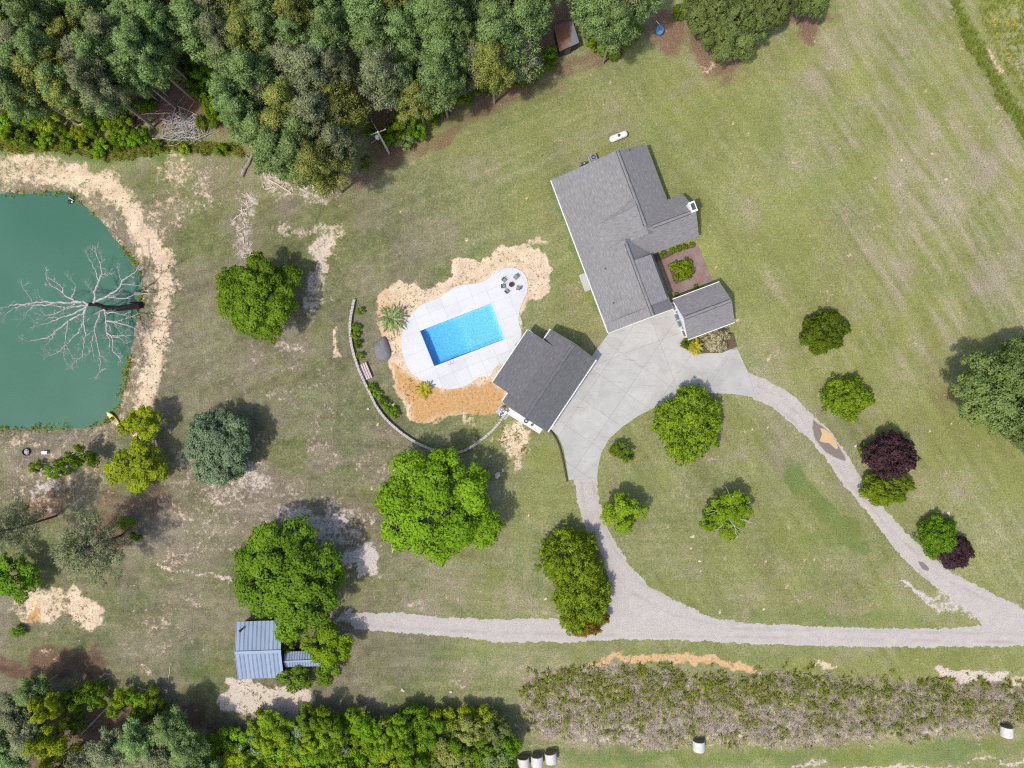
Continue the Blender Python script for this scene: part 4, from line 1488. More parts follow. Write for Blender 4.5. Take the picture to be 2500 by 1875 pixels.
    for i in range(n - 1):
        for j in range(8):
            k = (j + 1) % 8
            f.append((i * 8 + j, (i + 1) * 8 + j, (i + 1) * 8 + k, i * 8 + k))
    f += [tuple(range(8)), tuple((n - 1) * 8 + j for j in range(8))[::-1]]
    me_ = MB().add(v, f).mesh('hull')
    link('hull', me_, M['yellow'], t)
    for s in (-1, 1):
        vv = []
        pts = [(s * (L / 2 - .42 + k * .41), 0) for k in (0, .5, 1)]
        mb = MB().tube([(s * (L / 2 - .55), 0, .33), (s * (L / 2 - .3), 0, .39), (s * (L / 2 - .06), 0, .46)], [.26, .19, .06], 8)
        V = np.concatenate(mb.v)
        V[:, 2] = .30 + (V[:, 2] - .30) * .35 + .06
        mb.v = [V]
        link('end_cap', mb.mesh('end_cap'), M['white'], t)
    link('seat', MB().box((-.15, 0, .38), (.42, .42, .1), 0, bevel=.03).mesh('seat'), M['black'], t)
    link('seat_back', MB().box((-.36, 0, .48), (.07, .44, .3), 0).mesh('seat_back'), M['black'], t)
    link('hatch', MB().box((.62, 0, .345), (.3, .3, .03), 0, bevel=.01).mesh('hatch'), simple('amber_plastic', (.55, .33, .03), .5), t)
    link('footwell', MB().box((.25, 0, .32), (.3, .42, .03), 0).mesh('footwell'), M['chairgrey'], t)
    # floating pump near the far bank
    p = P(176, 487, -.4)
    t = thing('pond_pump', 'black float with a white bar in the upper corner of the pond', 'pond pump', (p[0], p[1], -.5))
    MB().lathe((p[0] - .28, p[1] - .35, -.52), [(.2, 0), (.3, .08), (.3, .26), (.16, .34)], 12).build('float', M['black'], t)
    MB().box((p[0] + .1, p[1] + .15, -.38), (.26, .7, .24), -.5).build('float', M['black'], t)
    MB().tube([(p[0] - .42, p[1] + .22, -.2), (p[0] + .32, p[1] - .2, -.2)], .05, 8).build('white_bar', M['white'], t)
    MB().lathe((p[0] + .08, p[1] - .4, -.42), [(.06, 0), (.13, .08), (.13, .2), (.05, .28)], 12).build('buoy', M['white'], t)
    # fire ring and bench box by the pond
    p = P(65.8, 1103)
    t = thing('fire_ring', 'black metal fire ring with grey ashes near the pond', 'fire ring', (p[0], p[1], -.1))
    MB().lathe((p[0], p[1], -.12), [(.55, 0), (.55, .42), (.49, .42), (.49, .1), (.02, .1)], 22).build('ring', M['black'], t)
    mb = MB().lathe((p[0], p[1], .0), [(.46, 0), (.38, .08), (.05, .14)], 14)
    mb.build('ashes', M['ash'], t)
    mb = MB()
    for k in range(4):
        aa = RNG.uniform(0, 3.14)
        mb.tube([(p[0] - .3 * math.cos(aa), p[1] - .3 * math.sin(aa), .14), (p[0] + .3 * math.cos(aa), p[1] + .3 * math.sin(aa), .2)], .05, 6)
    mb.build('firewood', M['pale_log'], t)
    p = P(112.5, 1104.4)
    t = thing('cooler_box', 'white lidded box standing on dry ground beside the fire ring', 'box', (p[0], p[1], 0))
    MB().box((p[0], p[1], .2), (.76, .42, .4), .05).build('body', M['white'], t)
    MB().box((p[0], p[1], .44), (.82, .47, .07), .05, bevel=.02).build('lid', simple('pinkish_white_plastic', (.72, .66, .67), .5, .05), t)
    for s in (-1, 1):
        MB().box((p[0] + s * .41, p[1] + s * .02, .3), (.05, .2, .05), .05).build('handle', M['darkmetal'], t)
    # utility pole in the pine clearing
    p = P(950, 374)
    t = thing('utility_pole', 'grey utility pole with transformer in the gap between pines', 'utility pole', (p[0], p[1], 0))
    hp = 8.8
    MB().tube([(p[0], p[1], -.3), (p[0], p[1], 4), (p[0], p[1], hp)], [.17, .15, .11], 10).build('pole', simple('grey_pole_wood', (.50, .48, .46), .85, .15, 4), t)
    arm = MB().box((p[0], p[1] + .14, hp - .5), (2.2, .1, .12), .35).build('crossarm', M['log'], t)
    MB().lathe((p[0] - .42, p[1] - .12, hp - 2.2), [(.24, 0), (.28, .08), (.28, .85), (.22, .95), (.08, 1.0)], 14).build('transformer', simple('pale_grey_metal', (.52, .56, .62), .4, .08, 3, .4), t, smooth=True)
    for s in (-1, -.3, 1):
        MB().lathe((p[0] + s * math.cos(.35), p[1] + .14 + s * math.sin(.35), hp - .44), [(.05, 0), (.07, .1), (.03, .22)], 8).build('insulator', M['white'], t)
    MB().tube([(p[0] - 1.5, p[1] - .4, 5.6), (p[0] - .9, p[1] - .3, 6.2), (p[0] - .4, p[1] - .1, 6.6)], .03, 6).build('bracket', M['pale_log'], t)
    q = P(840, 180, 9)
    w = [np.array([p[0], p[1] + .1, hp - .2]) * (1 - s) + np.array([q[0], q[1], 9.0]) * s - [0, 0, 1.0 * 4 * s * (1 - s)] for s in np.linspace(0, 1, 9)]
    MB().tube(w, .02, 5).build('wire', M['steel'], t)
    # dark pile
    pl = zz([(700, 960), (800, 880), (860, 960), (900, 1080), (930, 1180), (900, 1290), (800, 1335), (680, 1310), (615, 1200), (625, 1040)], 830, 700, .1356)
    c = np.mean(pl, 0)
    rings = []
    v, f = [], []
    sp = smooth_closed(pl, 3)
    nn = len(sp)
    for k, z in ((1.0, -.02), (.93, .28), (.8, .5), (.55, .72), (.28, .82)):
        for j, s_ in enumerate(sp):
            w = P(*(c + (np.array(s_) - c) * k))
            v.append((w[0] + RNG.normal(0, .03), w[1] + RNG.normal(0, .03), z + RNG.normal(0, .04) * (k < 1)))
    for i in range(4):
        for j in range(nn):
            f.append((i * nn + j, i * nn + (j + 1) % nn, (i + 1) * nn + (j + 1) % nn, (i + 1) * nn + j))
    f.append(tuple(4 * nn + j for j in range(nn)))
    f = [q_[::-1] for q_ in f]
    w = P(*c)
    o = MB().add(v, f).build('gravel_pile', M['asphalt_pile'], None, (w[0], w[1], 0), smooth=True)
    tag(o, 'rounded dark grey gravel pile on the grass left of the pool', 'gravel pile')


build_small_things()


# ---------------------------------------------------------------- walls and steps
def build_walls():
    pts = np.array([P(*q)[:2] for q in resample(smooth_open(WALL), 5)])
    path = resample(pts, .46)
    c = path.mean(0)
    root = thing('garden_wall', 'low curved pale stone wall sweeping round below the pool', 'wall', (*path[len(path) // 2], 0))
    base = MB()
    off = world_loc(root)
    n = len(path)
    blk = [MB().box((0, 0, 0), (.43 + .02 * k, .34 + .02 * k, .17), 0, bevel=.035).mesh('block') for k in range(3)]
    for i in range(n - 1):
        a, b = path[i], path[i + 1]
        d = b - a
        rz = math.atan2(d[1], d[0])
        m = (a + b) / 2
        base.box((m[0], m[1], .2), (np.linalg.norm(d) + .03, .26, .44), rz)
        k = RNG.integers(0, 3)
        o = link('block', blk[k], M['stone'], root, (m[0] - off[0] + RNG.normal(0, .012), m[1] - off[1] + RNG.normal(0, .012), .50 + RNG.normal(0, .008)))
        o.rotation_euler = (0, 0, rz + RNG.normal(0, .05))
    base.build('wall_core', M['stone'], root)
    # wooden steps through the wall
    a, b = np.array([878, 892.0]), np.array([893.0, 928.0])
    e = (b - a) / np.linalg.norm(b - a)
    nrm = np.array([e[1], -e[0]])
    root = thing('wooden_steps', 'four pale wooden step boards beside the curved stone wall', 'steps', (*P(*(a + b) / 2)[:2], 0))
    for k in range(4):
        m = (a + b) / 2 + nrm * (k * 5.9 - 1)
        p, q = P(*(m - e * 20)), P(*(m + e * 20))
        d = q - p
        zt = .12 + .12 * k
        MB().box(((p + q) / 2 + [0, 0, zt])[:3], (np.linalg.norm(d), .27, .07), math.atan2(d[1], d[0]), bevel=.015).build('tread', M['plank'], root)
        MB().box(((p + q) / 2 + [0, 0, zt / 2 - .02])[:3], (np.linalg.norm(d) * .96, .2, max(.06, zt - .05)), math.atan2(d[1], d[0])).build('riser', M['darkwood'], root)
    # timber edging beside the driveway
    pts = np.array([P(*q)[:2] for q in [(1341, 1050), (1353, 1064), (1364, 1085), (1371, 1110), (1377, 1140), (1384, 1176)]])
    path = resample(pts, 1.2)
    root = thing('timber_wall', 'dark timber retaining edge along the left side of the driveway', 'wall', (*path[len(path) // 2], 0))
    for i in range(len(path) - 1):
        a, b = path[i], path[i + 1]
        d = b - a
        m = (a + b) / 2
        for z in (.10, .28):
            MB().box((m[0], m[1], z), (np.linalg.norm(d) - .02, .2, .16), math.atan2(d[1], d[0]), bevel=.02).build('timber', M['timber'] if z > .2 else M['wood'], root)


def smooth_open(pts, n=6):
    out = []
    m = len(pts)
    for i in range(m - 1):
        p0, p1, p2, p3 = [np.array(pts[min(max(i + k, 0), m - 1)], float) for k in (-1, 0, 1, 2)]
        for j in range(n):
            t = j / n
            out.append(tuple(.5 * (2 * p1 + (p2 - p0) * t + (2 * p0 - 5 * p1 + 4 * p2 - p3) * t * t + (3 * p1 - p0 - 3 * p2 + p3) * t ** 3)))
    out.append(tuple(pts[-1]))
    return out


build_walls()

# ---------------------------------------------------------------- foliage
def rand_dirs(n, rng, up=0.0):
    v = rng.normal(size=(n, 3))
    v[:, 2] += up
    return v / np.linalg.norm(v, axis=1)[:, None]


def leaf_mesh(name, clumps, centre, per_m2, lw, ll, rng, up=.5, flat=.85, droop=0.0, inner=.62, spiky=0.0, lobe=None):
    """clumps: rows x, y, z, r, tint.  Every leaf is one small bent-free quad; normals follow the clump."""
    clumps = np.asarray(clumps, float)
    cnt = np.maximum(6, (per_m2 * 4 * math.pi * clumps[:, 3] ** 2).astype(int))
    idx = np.repeat(np.arange(len(clumps)), cnt)
    n = len(idx)
    c = clumps[idx]
    d = rand_dirs(n, rng, up)
    rad = c[:, 3] * rng.uniform(inner, 1.08, n)
    pos = c[:, :3] + d * rad[:, None] * np.array([1, 1, flat])
    out = pos - np.asarray(centre)
    out /= np.linalg.norm(out, axis=1)[:, None] + 1e-9
    ld = d
    if lobe is not None:
        ld = pos - np.asarray(lobe, float)[idx]
        ld /= np.linalg.norm(ld, axis=1)[:, None] + 1e-9
    nrm = d * .55 + out * .3 + rng.normal(size=(n, 3)) * .42 + np.array([0, 0, .2])
    nrm /= np.linalg.norm(nrm, axis=1)[:, None]
    if spiky > 0:                                     # shoots that point outward
        t = d * spiky + out * .5 + rng.normal(size=(n, 3)) * .45
        t -= nrm * (t * nrm).sum(1)[:, None] * .5
    else:
        t = rng.normal(size=(n, 3))
        t -= nrm * (t * nrm).sum(1)[:, None]
    t /= np.linalg.norm(t, axis=1)[:, None] + 1e-9
    b = np.cross(nrm, t)
    b /= np.linalg.norm(b, axis=1)[:, None] + 1e-9
    k = rng.uniform(.65, 1.35, n)[:, None]
    l, w = ll * k, lw * k
    v = np.stack([pos - t * l * .5, pos + b * w * .5 + t * l * .05, pos + t * l * .5, pos - b * w * .5 + t * l * .05], 1)
    gn = np.cross(v[:, 1] - v[:, 0], v[:, 3] - v[:, 0])
    flip = (gn * (d + out * .4)).sum(1) < 0
    v[flip] = v[flip][:, [0, 3, 2, 1]]
    sn = d * .40 + ld * .42 + out * .18 + rng.normal(size=(n, 3)) * .28 + np.array([0, 0, .15])
    sn /= np.linalg.norm(sn, axis=1)[:, None]
    tint = np.clip(c[:, 4] + rng.normal(0, .16, n) + .12 * (rad / c[:, 3] - .9), 0, 1)
    me = bpy.data.meshes.new(name)
    me.vertices.add(4 * n)
    me.vertices.foreach_set('co', v.reshape(-1))
    me.loops.add(4 * n)
    me.loops.foreach_set('vertex_index', np.arange(4 * n))
    me.polygons.add(n)
    me.polygons.foreach_set('loop_start', np.arange(n) * 4)
    me.polygons.foreach_set('loop_total', np.full(n, 4))
    me.polygons.foreach_set('use_smooth', np.ones(n, bool))
    me.update(calc_edges=True)
    a = me.attributes.new('tint', 'FLOAT', 'POINT')
    a.data.foreach_set('value', np.repeat(tint, 4).astype(np.float32))
    me.normals_split_custom_set_from_vertices(np.repeat(sn, 4, 0).tolist())
    return me


def limb(mb, a, b, r0, r1, rng, bend=.08, n=4, sides=5):
    a, b = np.array(a, float), np.array(b, float)
    L = np.linalg.norm(b - a)
    s = np.linspace(0, 1, n)
    p = a + (b - a) * s[:, None]
    p[1:-1] += rng.normal(0, bend * L / 2, (n - 2, 3))
    mb.tube(p, np.linspace(r0, r1, n), sides, False)
    return p


# every kind is built at unit-free real size; radius R, height Ht
def kind_broad(seed, R, Ht, base=.28, lobes=13, cr=.62, leaf=(.20, .30), per=17, fill=1.0):
    rng = np.random.default_rng(seed)
    zc = Ht * (base + 1) / 2
    hz = Ht * (1 - base) / 2
    L, LC, tr = [], [], MB()
    limb(tr, (0, 0, -.2), (rng.normal(0, .2), rng.normal(0, .2), Ht * .62), R * .055 + .04, R * .022, rng, .03, 5, 8)
    ga = 2.39996
    for i in range(lobes):
        u = (i + .5) / lobes
        zf = 1 - 1.45 * u
        rr = math.sqrt(max(.05, 1 - zf * zf)) if zf > 0 else 1.0 - .12 * rng.random()
        a = i * ga + rng.normal(0, .25)
        k = rng.uniform(.55, .84)
        lr = R * rng.uniform(.24, .36)
        c = np.array([math.cos(a) * rr * R * k, math.sin(a) * rr * R * k, zc + zf * hz * .72 + rng.normal(0, .13) * hz])
        limb(tr, (0, 0, Ht * rng.uniform(base * .8, .55)), c, R * .025, .03, rng, .06)
        lt = rng.uniform(.28, .74)
        m = int(fill * 3.6 * (lr / cr) ** 2) + 3
        d = rand_dirs(m, rng, .45)
        for q in d:
            LC.append(c - [0, 0, lr * .25])
            L.append((*(c + q * lr * np.array([1, 1, .8]) * rng.uniform(.72, 1.02)), cr * rng.uniform(.7, 1.2), lt + rng.normal(0, .09)))
    crown = leaf_mesh('crown', L, (0, 0, zc - hz * .3), per, *leaf, rng, lobe=LC)
    return tr.mesh('trunk'), crown, zc


def kind_dome(seed, R, Ht, stems=5, cr=.42, leaf=(.12, .34), per=30, spiky=1.0, lump=.2):
    rng = np.random.default_rng(seed)
    L, tr = [], MB()
    for i in range(stems):
        a = i * 6.283 / stems + rng.normal(0, .3)
        limb(tr, (math.cos(a) * .15, math.sin(a) * .15, -.1), (math.cos(a) * R * .55, math.sin(a) * R * .55, Ht * .7), .07, .025, rng, .06, 5, 6)
    n = int(4.2 * (R / cr) ** 2)
    d = rand_dirs(n, rng, .55)
    d[:, 2] = np.abs(d[:, 2]) * 1.0 - .18 * rng.random(n)
    lum = 1 + lump * np.sin(d[:, 0] * 5 + seed) * np.sin(d[:, 1] * 5 + 2 * seed) + rng.normal(0, .075, n) + .16 * (rng.random(n) < .06)
    for q, k in zip(d, lum):
        f = k * rng.choice([1.0, .97, .82], p=[.5, .3, .2])
        L.append((q[0] * (R - cr) * f, q[1] * (R - cr) * f, Ht * .38 + q[2] * (Ht * .62 - cr) * f, cr * rng.uniform(.75, 1.2), rng.uniform(.3, .75)))
    crown = leaf_mesh('crown', L, (0, 0, Ht * .2), per, *leaf, rng, .6, 1.0, spiky=spiky)
    return tr.mesh('trunk'), crown, Ht * .5


def kind_pine(seed, R, Ht, low=.52, whorls=9, cr=.60, leaf=(.085, .40), per=20, sparse=1.0, bare=True):
    rng = np.random.default_rng(seed)
    L, tr = [], MB()
    tr.tube([(0, 0, -.3), (rng.normal(0, .06), rng.normal(0, .06), Ht * .4), (rng.normal(0, .12), rng.normal(0, .12), Ht * .75), (0, 0, Ht * .97)], [.24 * Ht / 20, .19 * Ht / 20, .11, .04], 8, False)
    if bare:
        for i in range(9):
            z = Ht * rng.uniform(.18, low)
            a = rng.uniform(0, 6.28)
            l = rng.uniform(.5, 1.8)
            limb(tr, (0, 0, z), (math.cos(a) * l, math.sin(a) * l, z + rng.uniform(-.2, .3)), .03, .01, rng, .05, 3, 4)
    for i in range(whorls):
        f = i / (whorls - 1)
        z = Ht * (low + (.97 - low) * f)
        prof = math.sin(math.pi * min(1, (.25 + .75 * (1 - f)) * .62 + .0)) if f > .3 else .62 + f * 1.1
        rl = R * min(1.0, max(.12, (1 - f) ** .62 * 1.05 if f > .3 else .6 + f * .95))
        nb = max(3, int(7 * sparse * (1 - .35 * f)))
        for j in range(nb):
            a = j * 6.283 / nb + i * 1.9 + rng.normal(0, .25)
            l = rl * rng.uniform(.72, 1.08)
            e = np.array([math.cos(a) * l, math.sin(a) * l, z + l * rng.uniform(.05, .32)])
            limb(tr, (0, 0, z), e, .05, .015, rng, .04, 3, 4)
            t0 = rng.uniform(.3, .7)
            ks = (1.0, .66, .36) if l > 1.8 else (1.0, .55)
            for k in ks:
                p = np.array([0, 0, z]) * (1 - k) + e * k
                for h in range(2 if k > .5 else 1):
                    o = rng.normal(0, .30, 3) * (1, 1, .5)
                    L.append((*(p + o + [0, 0, .12]), cr * rng.uniform(.7, 1.2) * (.85 + .25 * k), t0 + rng.normal(0, .1)))
    for h in range(4):
        L.append((rng.normal(0, .25), rng.normal(0, .25), Ht * .98 + rng.normal(0, .2), cr * .8, rng.uniform(.5, .8)))
    crown = leaf_mesh('crown', L, (0, 0, Ht * .6), per, *leaf, rng, .35, .8, spiky=1.1)
    return tr.mesh('trunk'), crown, Ht * .78


KINDS = {}
for i in range(6):
    KINDS['pine', i] = (*kind_pine(100 + i, 3.9 + .3 * (i % 3), 17 + (i % 3), .52 + .03 * (i % 2), 8, .72, (.11, .34), 19), 3.9 + .3 * (i % 3))
for i in range(2):
    KINDS['sparse_pine', i] = (*kind_pine(140 + i, 5.4, 15.5, .45, 7, .62, (.09, .42), 13, .95, True), 5.4)
for i in range(3):
    KINDS['broad', i] = (*kind_broad(200 + i, 6.2, 9.5, .25, 17, .62, (.20, .31), 15), 6.2)
for i in range(3):
    KINDS['small', i] = (*kind_broad(230 + i, 3.0, 6.0, .22, 10, .46, (.17, .27), 20), 3.0)
for i in range(2):
    KINDS['fine', i] = (*kind_broad(250 + i, 5.2, 7.5, .10, 18, .55, (.15, .24), 24), 5.2)
for i in range(3):
    KINDS['dome', i] = (*kind_dome(260 + i, 3.6, 4.4), 3.6)
for i in range(4):
    KINDS['bush', i] = (*kind_broad(280 + i, 1.7, 2.4, .02, 7, .34, (.13, .22), 26), 1.7)
for i in range(2):
    KINDS['shrub', i] = (*kind_dome(290 + i, 1.6, 2.0, 4, .28, (.10, .20), 40, .6), 1.6)


def tree(kind, var, cx, cy, rpx, leaf, name, label, cat, group=None, ht=None, sy=1.0, rot=None, bark='bark', zref=None):
    """crown seen at photo pixel (cx, cy) with a radius of rpx photo pixels"""
    tm, cm, zc, R0 = KINDS[kind, var]
    rpx = rpx * (1.01 if kind == 'broad' else 1.0)
    s = rpx * S / R0
    for _ in range(3):
        sz = s if ht is None else ht
        z = zc * sz
        s = rpx * S * (H - z) / H / R0
    w = P(cx, cy, zc * sz if zref is None else zref)
    e = thing(name, label, cat, (w[0], w[1], 0), group, RNG.uniform(0, 6.28) if rot is None else rot)
    e.scale = (s, s * sy, sz)
    link('trunk', tm, M[bark], e)
    link('crown', cm, M[leaf], e)
    return e


def free_spots(poly, dist, seed, n=4000):
    rng = np.random.default_rng(seed)
    a = np.array(poly)
    out = []
    for _ in range(n):
        x, y = rng.uniform(a[:, 0].min(), a[:, 0].max()), rng.uniform(a[:, 1].min(), a[:, 1].max())
        if not in_poly(x, y, poly):
            continue
        if all((x - p) ** 2 + (y - q) ** 2 > dist * dist for p, q in out):
            out.append((x, y))
    return out


# ---- the pine wood along the top
STANDS = [
    ([(-70, -70), (520, -70), (505, 110), (400, 110), (330, 70), (290, 120), (262, 225), (150, 232), (60, 215), (-70, 215)], 'tall pine in the stand above the pond', 'pines in the stand above the pond'),
    ([(520, -70), (820, -70), (812, 120), (830, 250), (862, 330), (850, 395), (760, 405), (690, 380), (620, 320), (545, 265), (500, 170)], 'tall pine in the stand left of the utility pole', 'pines left of the utility pole'),
    ([(868, -70), (1345, -70), (1320, 80), (1290, 110), (1180, 165), (1085, 210), (1010, 255), (945, 215), (890, 130)], 'tall pine in the stand right of the utility pole', 'pines right of the utility pole'),
    ([(1430, -70), (1590, -70), (1560, 30), (1500, 80), (1440, 50)], 'tall pine between the straw roofed hut and the blue tub', 'pines between hut and blue tub')]
for k, (poly, lb, gr) in enumerate(STANDS):
    for j, (x, y) in enumerate(free_spots(poly, 50, 300 + k)):
        if any(math.hypot(x - a, y - b) < r for a, b, r in ((95, 75, 26), (660, 118, 40), (1378, 85, 88), (1608, 72, 85), (395, 190, 92), (460, 160, 70))):
            continue
        v = int(RNG.integers(0, 6))
        lf = str(RNG.choice(['pine', 'pine', 'pine_olive', 'pine_grey']))
        tree('pine', v, x, y, RNG.uniform(58, 80), lf, 'pine_tree', lb.replace('tall', {'pine': 'tall green', 'pine_olive': 'tall olive', 'pine_grey': 'tall grey-green'}[lf]) + (', at the top edge' if y < 25 else ', at the lawn side' if poly_sd(np.array([x]), np.array([y]), [(q[0], q[1] if q[1] > 0 else -400) for q in poly])[0] < 30 else ', well inside'), 'pine tree', gr, ht=RNG.uniform(.72, 1.02), bark='pine_bark')
# pines whose bare trunks show in the gap above the pond
for i, (bx, by) in enumerate([(410, 234), (368, 300), (475, 245), (430, 265), (385, 245), (110, 277), (300, 300), (470, 205)]):
    w = P(bx, by)
    v = i % 6
    tm, cm, zc, R0 = KINDS['pine', v]
    e = thing('pine_tree', 'bare-stemmed tall pine in the gap above the pond', 'pine tree', (w[0], w[1], 0), 'bare-stemmed pines above the pond', RNG.uniform(0, 6.28))
    e.scale = (.8, .8, RNG.uniform(.9, 1.05))
    link('trunk', tm, M['pine_bark'], e)
    link('crown', cm, M['pine'], e)

# bright undergrowth at the foot of the wood
UNDER = [(30, 280, 34), (80, 295, 26), (130, 300, 30), (20, 330, 24), (60, 340, 26), (110, 345, 22), (170, 345, 22), (205, 350, 18), (250, 355, 20), (290, 285, 26), (310, 310, 26), (345, 330, 24), (480, 130, 36),
         (500, 180, 34), (460, 170, 28), (515, 262, 26), (525, 290, 24), (165, 20, 30), (240, 372, 17), (290, 355, 16), (330, 345, 18), (385, 355, 16), (450, 365, 14), (540, 365, 18), (150, 320, 22), (0, 300, 30), (270, 260, 22),
         (440, 190, 22), (400, 205, 20), (480, 215, 26), (505, 230, 24), (360, 250, 22), (330, 265, 22), (420, 160, 26), (450, 130, 28), (280, 330, 22), (225, 320, 20), (190, 325, 20), (310, 345, 18), (495, 300, 20), (260, 300, 24), (215, 295, 22)]
for i, (x, y, r) in enumerate(UNDER):
    tree('bush', i % 4, x, y, r, ['bright', 'oak', 'lime', 'bright', 'darkgreen'][i % 5], 'undergrowth_bush', {'bright': 'bright green', 'oak': 'green', 'lime': 'lime green', 'darkgreen': 'dark green'}[['bright', 'oak', 'lime', 'bright', 'darkgreen'][i % 5]] + ' bush at the foot of the pines, ' + ('at the left edge' if x < 100 else 'above the pond' if x < 280 else 'in the gap by the brush heap'), 'bush', 'bushes above the pond', ht=r * S / 1.7 * 1.15)
EDGE = [(955, 330, 34), (990, 300, 34), (1020, 285, 26), (1050, 290, 22), (985, 345, 26), (1020, 325, 24), (1075, 265, 22), (1130, 240, 24), (1190, 200, 26), (1230, 190, 24), (1260, 170, 24), (1290, 195, 18), (1310, 180, 17),
        (1270, 195, 20), (1200, 225, 16), (1160, 215, 24), (1340, 160, 18), (1345, 130, 20), (905, 320, 18), (895, 400, 20), (1480, 118, 24), (1500, 130, 20), (1450, 105, 22), (1525, 105, 20), (1435, 75, 24), (1550, 80, 22), (1660, 30, 20), (1680, 15, 26)]
for i, (x, y, r) in enumerate(EDGE):
    tree('bush', (i + 1) % 4, x, y, r, ['oak', 'darkgreen', 'bright', 'oak', 'oldgreen'][i % 5], 'edge_bush', {'bright': 'bright', 'oak': 'green', 'oldgreen': 'dull green', 'darkgreen': 'dark green'}[['oak', 'darkgreen', 'bright', 'oak', 'oldgreen'][i % 5]] + ' bush along the wood edge, ' + ('right of the utility pole' if x < 1100 else 'left of the straw roofed hut' if x < 1360 else 'right of the straw roofed hut'), 'bush', 'bushes along the wood edge', ht=r * S / 1.7 * 1.2)
for i, (x, y, r, lf, lb) in enumerate([(1722, 40, 62, 'oldgreen', 'dark spreading tree left of the pair by the top field'), (1800, 75, 72, 'oldgreen', 'wide dark tree nearest the bare patch at the top field'),
                                       (1880, 20, 58, 'oldgreen', 'dark round tree at the top, right of the wide dark tree'), (1985, 8, 40, 'oldgreen', 'last tree of the wood at the top, farthest right'), (1830, -10, 70, 'oldgreen', 'dark tree cut by the top edge above the wide dark tree')]):
    tree('broad', i % 3, x, y, r, lf, 'woodland_tree', lb, 'tree', ht=.95)

